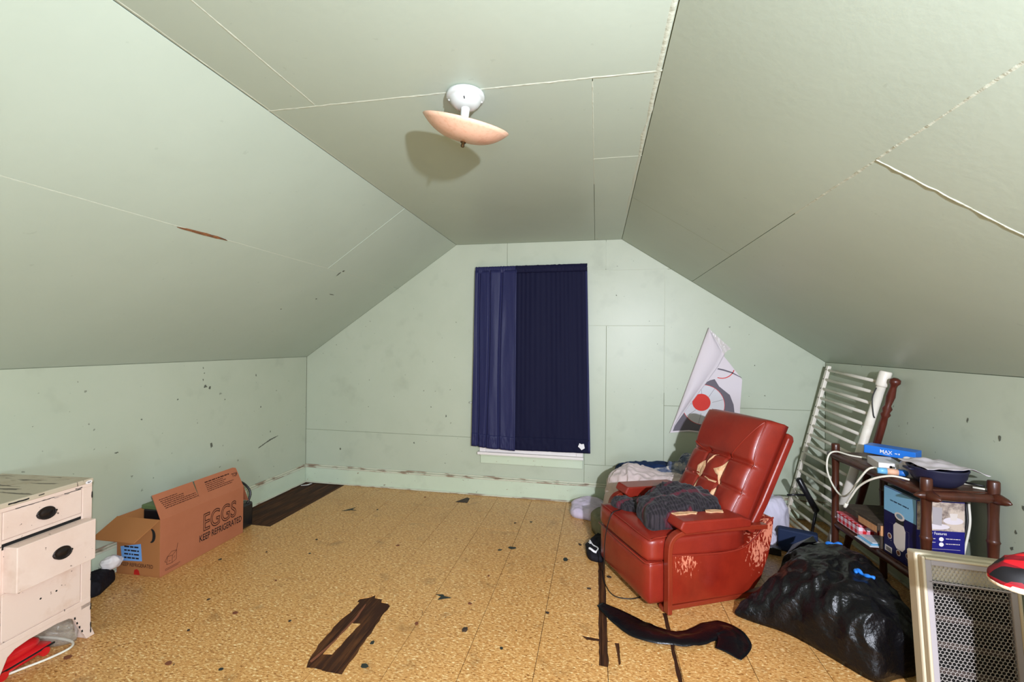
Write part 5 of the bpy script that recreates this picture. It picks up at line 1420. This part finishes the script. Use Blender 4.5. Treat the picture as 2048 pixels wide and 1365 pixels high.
# checked hat on a tall carton that stands just right of the view
tc_ = thing('unseen_carton', 'tall plain carton at the right edge under the checked hat', 'box', (1.50, 1.45, 0), 0)
bx('carton_body', (-0.20, -0.16, 0.0), (0.12, 0.145, 0.735), M_CARD, tc_, 0.003)
bx('lid_flap', (-0.2005, -0.1605, 0.735), (0.1205, -0.009, 0.741), M_CARD, tc_, 0.001)
bx('lid_flap', (-0.2005, -0.006, 0.735), (0.1205, 0.1455, 0.741), M_CARD, tc_, 0.001)
bx('packing_tape', (-0.2012, -0.032, 0.7412), (0.1212, 0.018, 0.7418), M_CARDIN, tc_, 0)
bx('packing_tape', (-0.2016, -0.032, 0.64), (-0.2010, 0.018, 0.7418), M_CARDIN, tc_, 0)
cp = thing('checked_hat', 'red and black checked hat with cream fleece lining at the right edge', 'hat', (1.298, 1.50, 0.744), radians(6))
vs = []; fs = []; n_ = 40; K = 14
for j in range(K + 1):
    a = j / K * pi / 2
    for i in range(n_):
        th = 2 * pi * i / n_
        r = cos(a) ** 0.7
        vs.append((0.19 * r * cos(th) * (1 + 0.05 * nz(i * .4, j * .3)), 0.095 * r * sin(th), 0.012 + 0.072 * sin(a) + 0.006 * nz(i * .5, j * .5, 3)))
for j in range(K):
    for i in range(n_):
        fs.append((j*n_+i, j*n_+(i+1) % n_, (j+1)*n_+(i+1) % n_, (j+1)*n_+i))
MB().add(vs, fs).build('crown', M_CHECK, cp, smooth=True, solid=0.004, fix=False)
MB().tube([(0.183 * cos(2*pi*i/36), 0.092 * sin(2*pi*i/36), 0.010) for i in range(37)], 0.010, 8).build('fleece_lining', M_CREAM, cp, smooth=True)
MB().tube(spline([(-0.10, -0.02, 0.008), (-0.085, -0.03, -0.008), (-0.065, -0.05, -0.03), (-0.05, -0.07, -0.06)], 14), [0.012] * 5 + [0.015] * 10, 10).build('ear_flap', M_CREAM, cp, smooth=True)

# ------------------------------------------------------------------ chips and scraps on the floor
def flake(x, y, sx_, sy_, m, seed, label, rot=0.0, pts=None, th=0.0022):
    r = random.Random(seed)
    if pts is None:
        k = r.randint(6, 9)
        pts = [(sx_ * cos(2*pi*i/k) * r.uniform(.6, 1.1), sy_ * sin(2*pi*i/k) * r.uniform(.6, 1.1)) for i in range(k)]
    o = MB().prism(pts, lambda a, b, t: (a, b, t), 0.0, th).build('floor_scrap', m)
    o.location = (x, y, 0.0005); o.rotation_euler = (0, 0, rot)
    tag(o, label, 'scrap', 'scraps on the tile floor')

flake(-0.833, 2.338, 0, 0, M_FLAKEG, 1, 'dark two pointed chip in the middle of the floor', 0, [(-0.04, 0.02), (-0.005, 0.008), (-0.012, -0.025), (0.012, -0.012), (0.055, 0.008), (0.012, 0.014), (0.0, 0.028)])
flake(-0.625, 2.102, 0.021, 0.021, M_FLAKE, 2, 'round dark disc on the floor below the two pointed chip')
flake(-2.031, 3.404, 0, 0, M_FLAKEG, 3, 'dark forked chip on the floor near the bare corner', 0.3, [(-0.06, -0.03), (0.02, 0.03), (0.035, 0.05), (0.02, 0.0), (0.06, -0.03), (0.01, -0.015)])
flake(-1.161, 3.814, 0, 0, M_FLAKE, 4, 'dark triangular chip near the window wall baseboard', 0, [(-0.06, -0.05), (0.05, -0.05), (0.04, 0.06), (0.01, 0.08)])
flake(-0.562, 3.002, 0.030, 0.022, M_FLAKEG, 5, 'dark oval chip on the tile joint toward the window')
flake(-0.188, 2.915, 0.020, 0.028, M_FLAKEG, 6, 'dark leaf shaped chip left of the recliner')
flake(-0.984, 1.777, 0.020, 0.015, M_FLAKEG, 7, 'dark chip beside the near end of the torn tile hole')
flake(0.086, 2.752, 0.020, 0.016, M_FLAKE, 8, 'brown chip between the dark floor gap and the recliner')
small = [(-1.952, 2.839), (-0.637, 2.955), (-0.632, 2.612), (-0.241, 2.318), (-1.022, 1.92), (-0.878, 2.097), (-1.509, 1.986), (-0.42, 2.006), (-1.847, 2.304), (-2.161, 2.601), (-2.377, 2.451), (-1.832, 1.987),
         (-1.94, 1.822), (-1.575, 1.635), (-1.825, 1.62), (-2.068, 2.061), (-1.865, 2.643), (-1.345, 2.873), (-0.031, 2.598), (-1.806, 3.453), (-1.531, 3.824), (-0.619, 3.423), (-0.498, 3.469), (-0.663, 2.316), (-0.103, 3.154)]
rs = random.Random(12)
for i, (x, y) in enumerate(small):
    sz = rs.uniform(0.007, 0.014)
    flake(x, y, sz * 1.3, sz, [M_FLAKE, M_FLAKEG, M_FLAKEB][i % 3], 100 + i, 'tiny dark chip scattered on the tile floor', rs.uniform(0, 3))
flake(-2.295, 1.56, 0.022, 0.016, M_FLAKEB, 300, 'reddish brown chip on the floor before the dresser')
vp = flake
flake(-2.80, 3.90, 0, 0, M_WHITE, 301, 'white bent scrap in the bare floor corner', 0.4, [(-0.05, -0.01), (0.0, 0.004), (0.03, 0.04), (0.045, 0.035), (0.02, -0.015), (-0.045, -0.02)])

# ------------------------------------------------------------------ marks on the painted boards (stains with shapes of their own)
M_MARK = mat('wall_grime', S(88, 90, 78), 0.8)
def mark(parent, fn, pts, seed, lift=0.0078, name='paint_mark', m=None):
    MB().prism(ragged(pts, 0.002, 0.012, seed), fn, lift, lift + 0.0006).build(name, m or M_MARK, parent)
rm = random.Random(21)
def blot(parent, fn, a, b, ra, rb, seed):
    r = random.Random(seed); k = 9
    mark(parent, fn, [(a + ra * cos(2*pi*i/k) * r.uniform(.4, 1.2), b + rb * sin(2*pi*i/k) * r.uniform(.4, 1.2)) for i in range(k)], seed)
for i, (y, z, ra, rb) in enumerate(((2.80, 1.21, .006, .008), (2.81, 1.17, .005, .006), (2.80, 1.12, .005, .010), (2.82, 1.07, .022, .012), (2.86, 1.06, .010, .020), (2.88, 0.62, .014, .030), (3.32, 1.12, .006, .012), (3.38, 0.84, .008, .008), (3.00, 0.95, .006, .008), (2.60, 1.0, .008, .006), (3.5, 0.6, .006, .008), (2.35, 0.9, .006, .006), (2.2, 0.72, .012, .008))):
    blot(wl, fleft, y, z, ra, rb, 40 + i)
mark(wl, fleft, [(3.36, 0.48), (3.50, 0.52), (3.60, 0.54), (3.60, 0.545), (3.49, 0.53), (3.36, 0.487)], 60)
for i, (x, z, ra, rb) in enumerate(((-1.55, 0.80, .006, .008), (-1.40, 0.72, .012, .012), (-2.2, 0.78, .005, .005), (-1.72, 0.45, .008, .010), (-0.25 + 0.42, 1.85, .006, .006), (1.30, 1.25, .005, .006), (1.38, 1.0, .006, .005), (-2.5, 0.35, .01, .012))):
    blot(wb, fback, x, z, ra, rb, 70 + i)
for i, (a, y, ra, rb) in enumerate(((aL - 0.02, 3.02, .030, .008), (aL + 0.02, 3.03, .012, .010), (aL - 0.25, 3.22, .006, .030), (aL - 0.33, 3.12, .006, .012), (aL - 0.5, 2.9, .006, .008))):
    blot(sl, fls, a, y, ra, rb, 90 + i)
for i, (y, z, ra, rb) in enumerate(((2.42, 1.0, .008, .020), (2.30, 0.72, .012, .012), (2.34, 0.60, .006, .010), (2.36, 0.52, .010, .010), (2.28, 0.50, .008, .010), (2.6, 1.05, .006, .012))):
    blot(wr, fright, y, z, ra, rb, 110 + i)
# dark chips where the dresser paint has come away
def chip(pts, seed, y=0.0022):
    MB().prism(ragged(pts, 0.0012, 0.01, seed), lambda a, b, t: (a, t, b), y, y + 0.0006).build('paint_chip', M_DARK, dr)
for i, (x0, x1, z, h) in enumerate(((0.05, 0.12, 0.7165, 0.003), (0.16, 0.30, 0.7165, 0.002), (0.045, 0.075, 0.722, 0.004), (0.10, 0.16, 0.712, 0.0015))):
    chip([(x0, z), (x1, z), (x1, z + h), (x0, z + h)], 130 + i, 0.0024)
for i, (x0, x1, z, h) in enumerate(((0.255, 0.325, 0.742, 0.006), (0.20, 0.22, 0.744, 0.004))):
    chip([(x0, z), (x1, z), (x1, z + h), (x0, z + h)], 140 + i, 0.0045)
for i, (x0, z0, z1) in enumerate(((-0.001, 0.66, 0.69), (-0.001, 0.52, 0.56), (-0.002, 0.40, 0.42), (-0.003, 0.13, 0.16), (-0.004, 0.02, 0.07), (-0.001, 0.27, 0.30))):
    chip([(x0, z0), (x0 + 0.005, z0), (x0 + 0.004, z1), (x0, z1)], 150 + i, 0.0024)
for i, p in enumerate(((0.068, 0.128), (0.058, 0.10), (0.048, 0.075), (0.036, 0.05))):
    chip([(p[0] - .004, p[1] - .006), (p[0] + .003, p[1] - .004), (p[0] + .004, p[1] + .006), (p[0] - .003, p[1] + .005)], 160 + i, 0.0024)
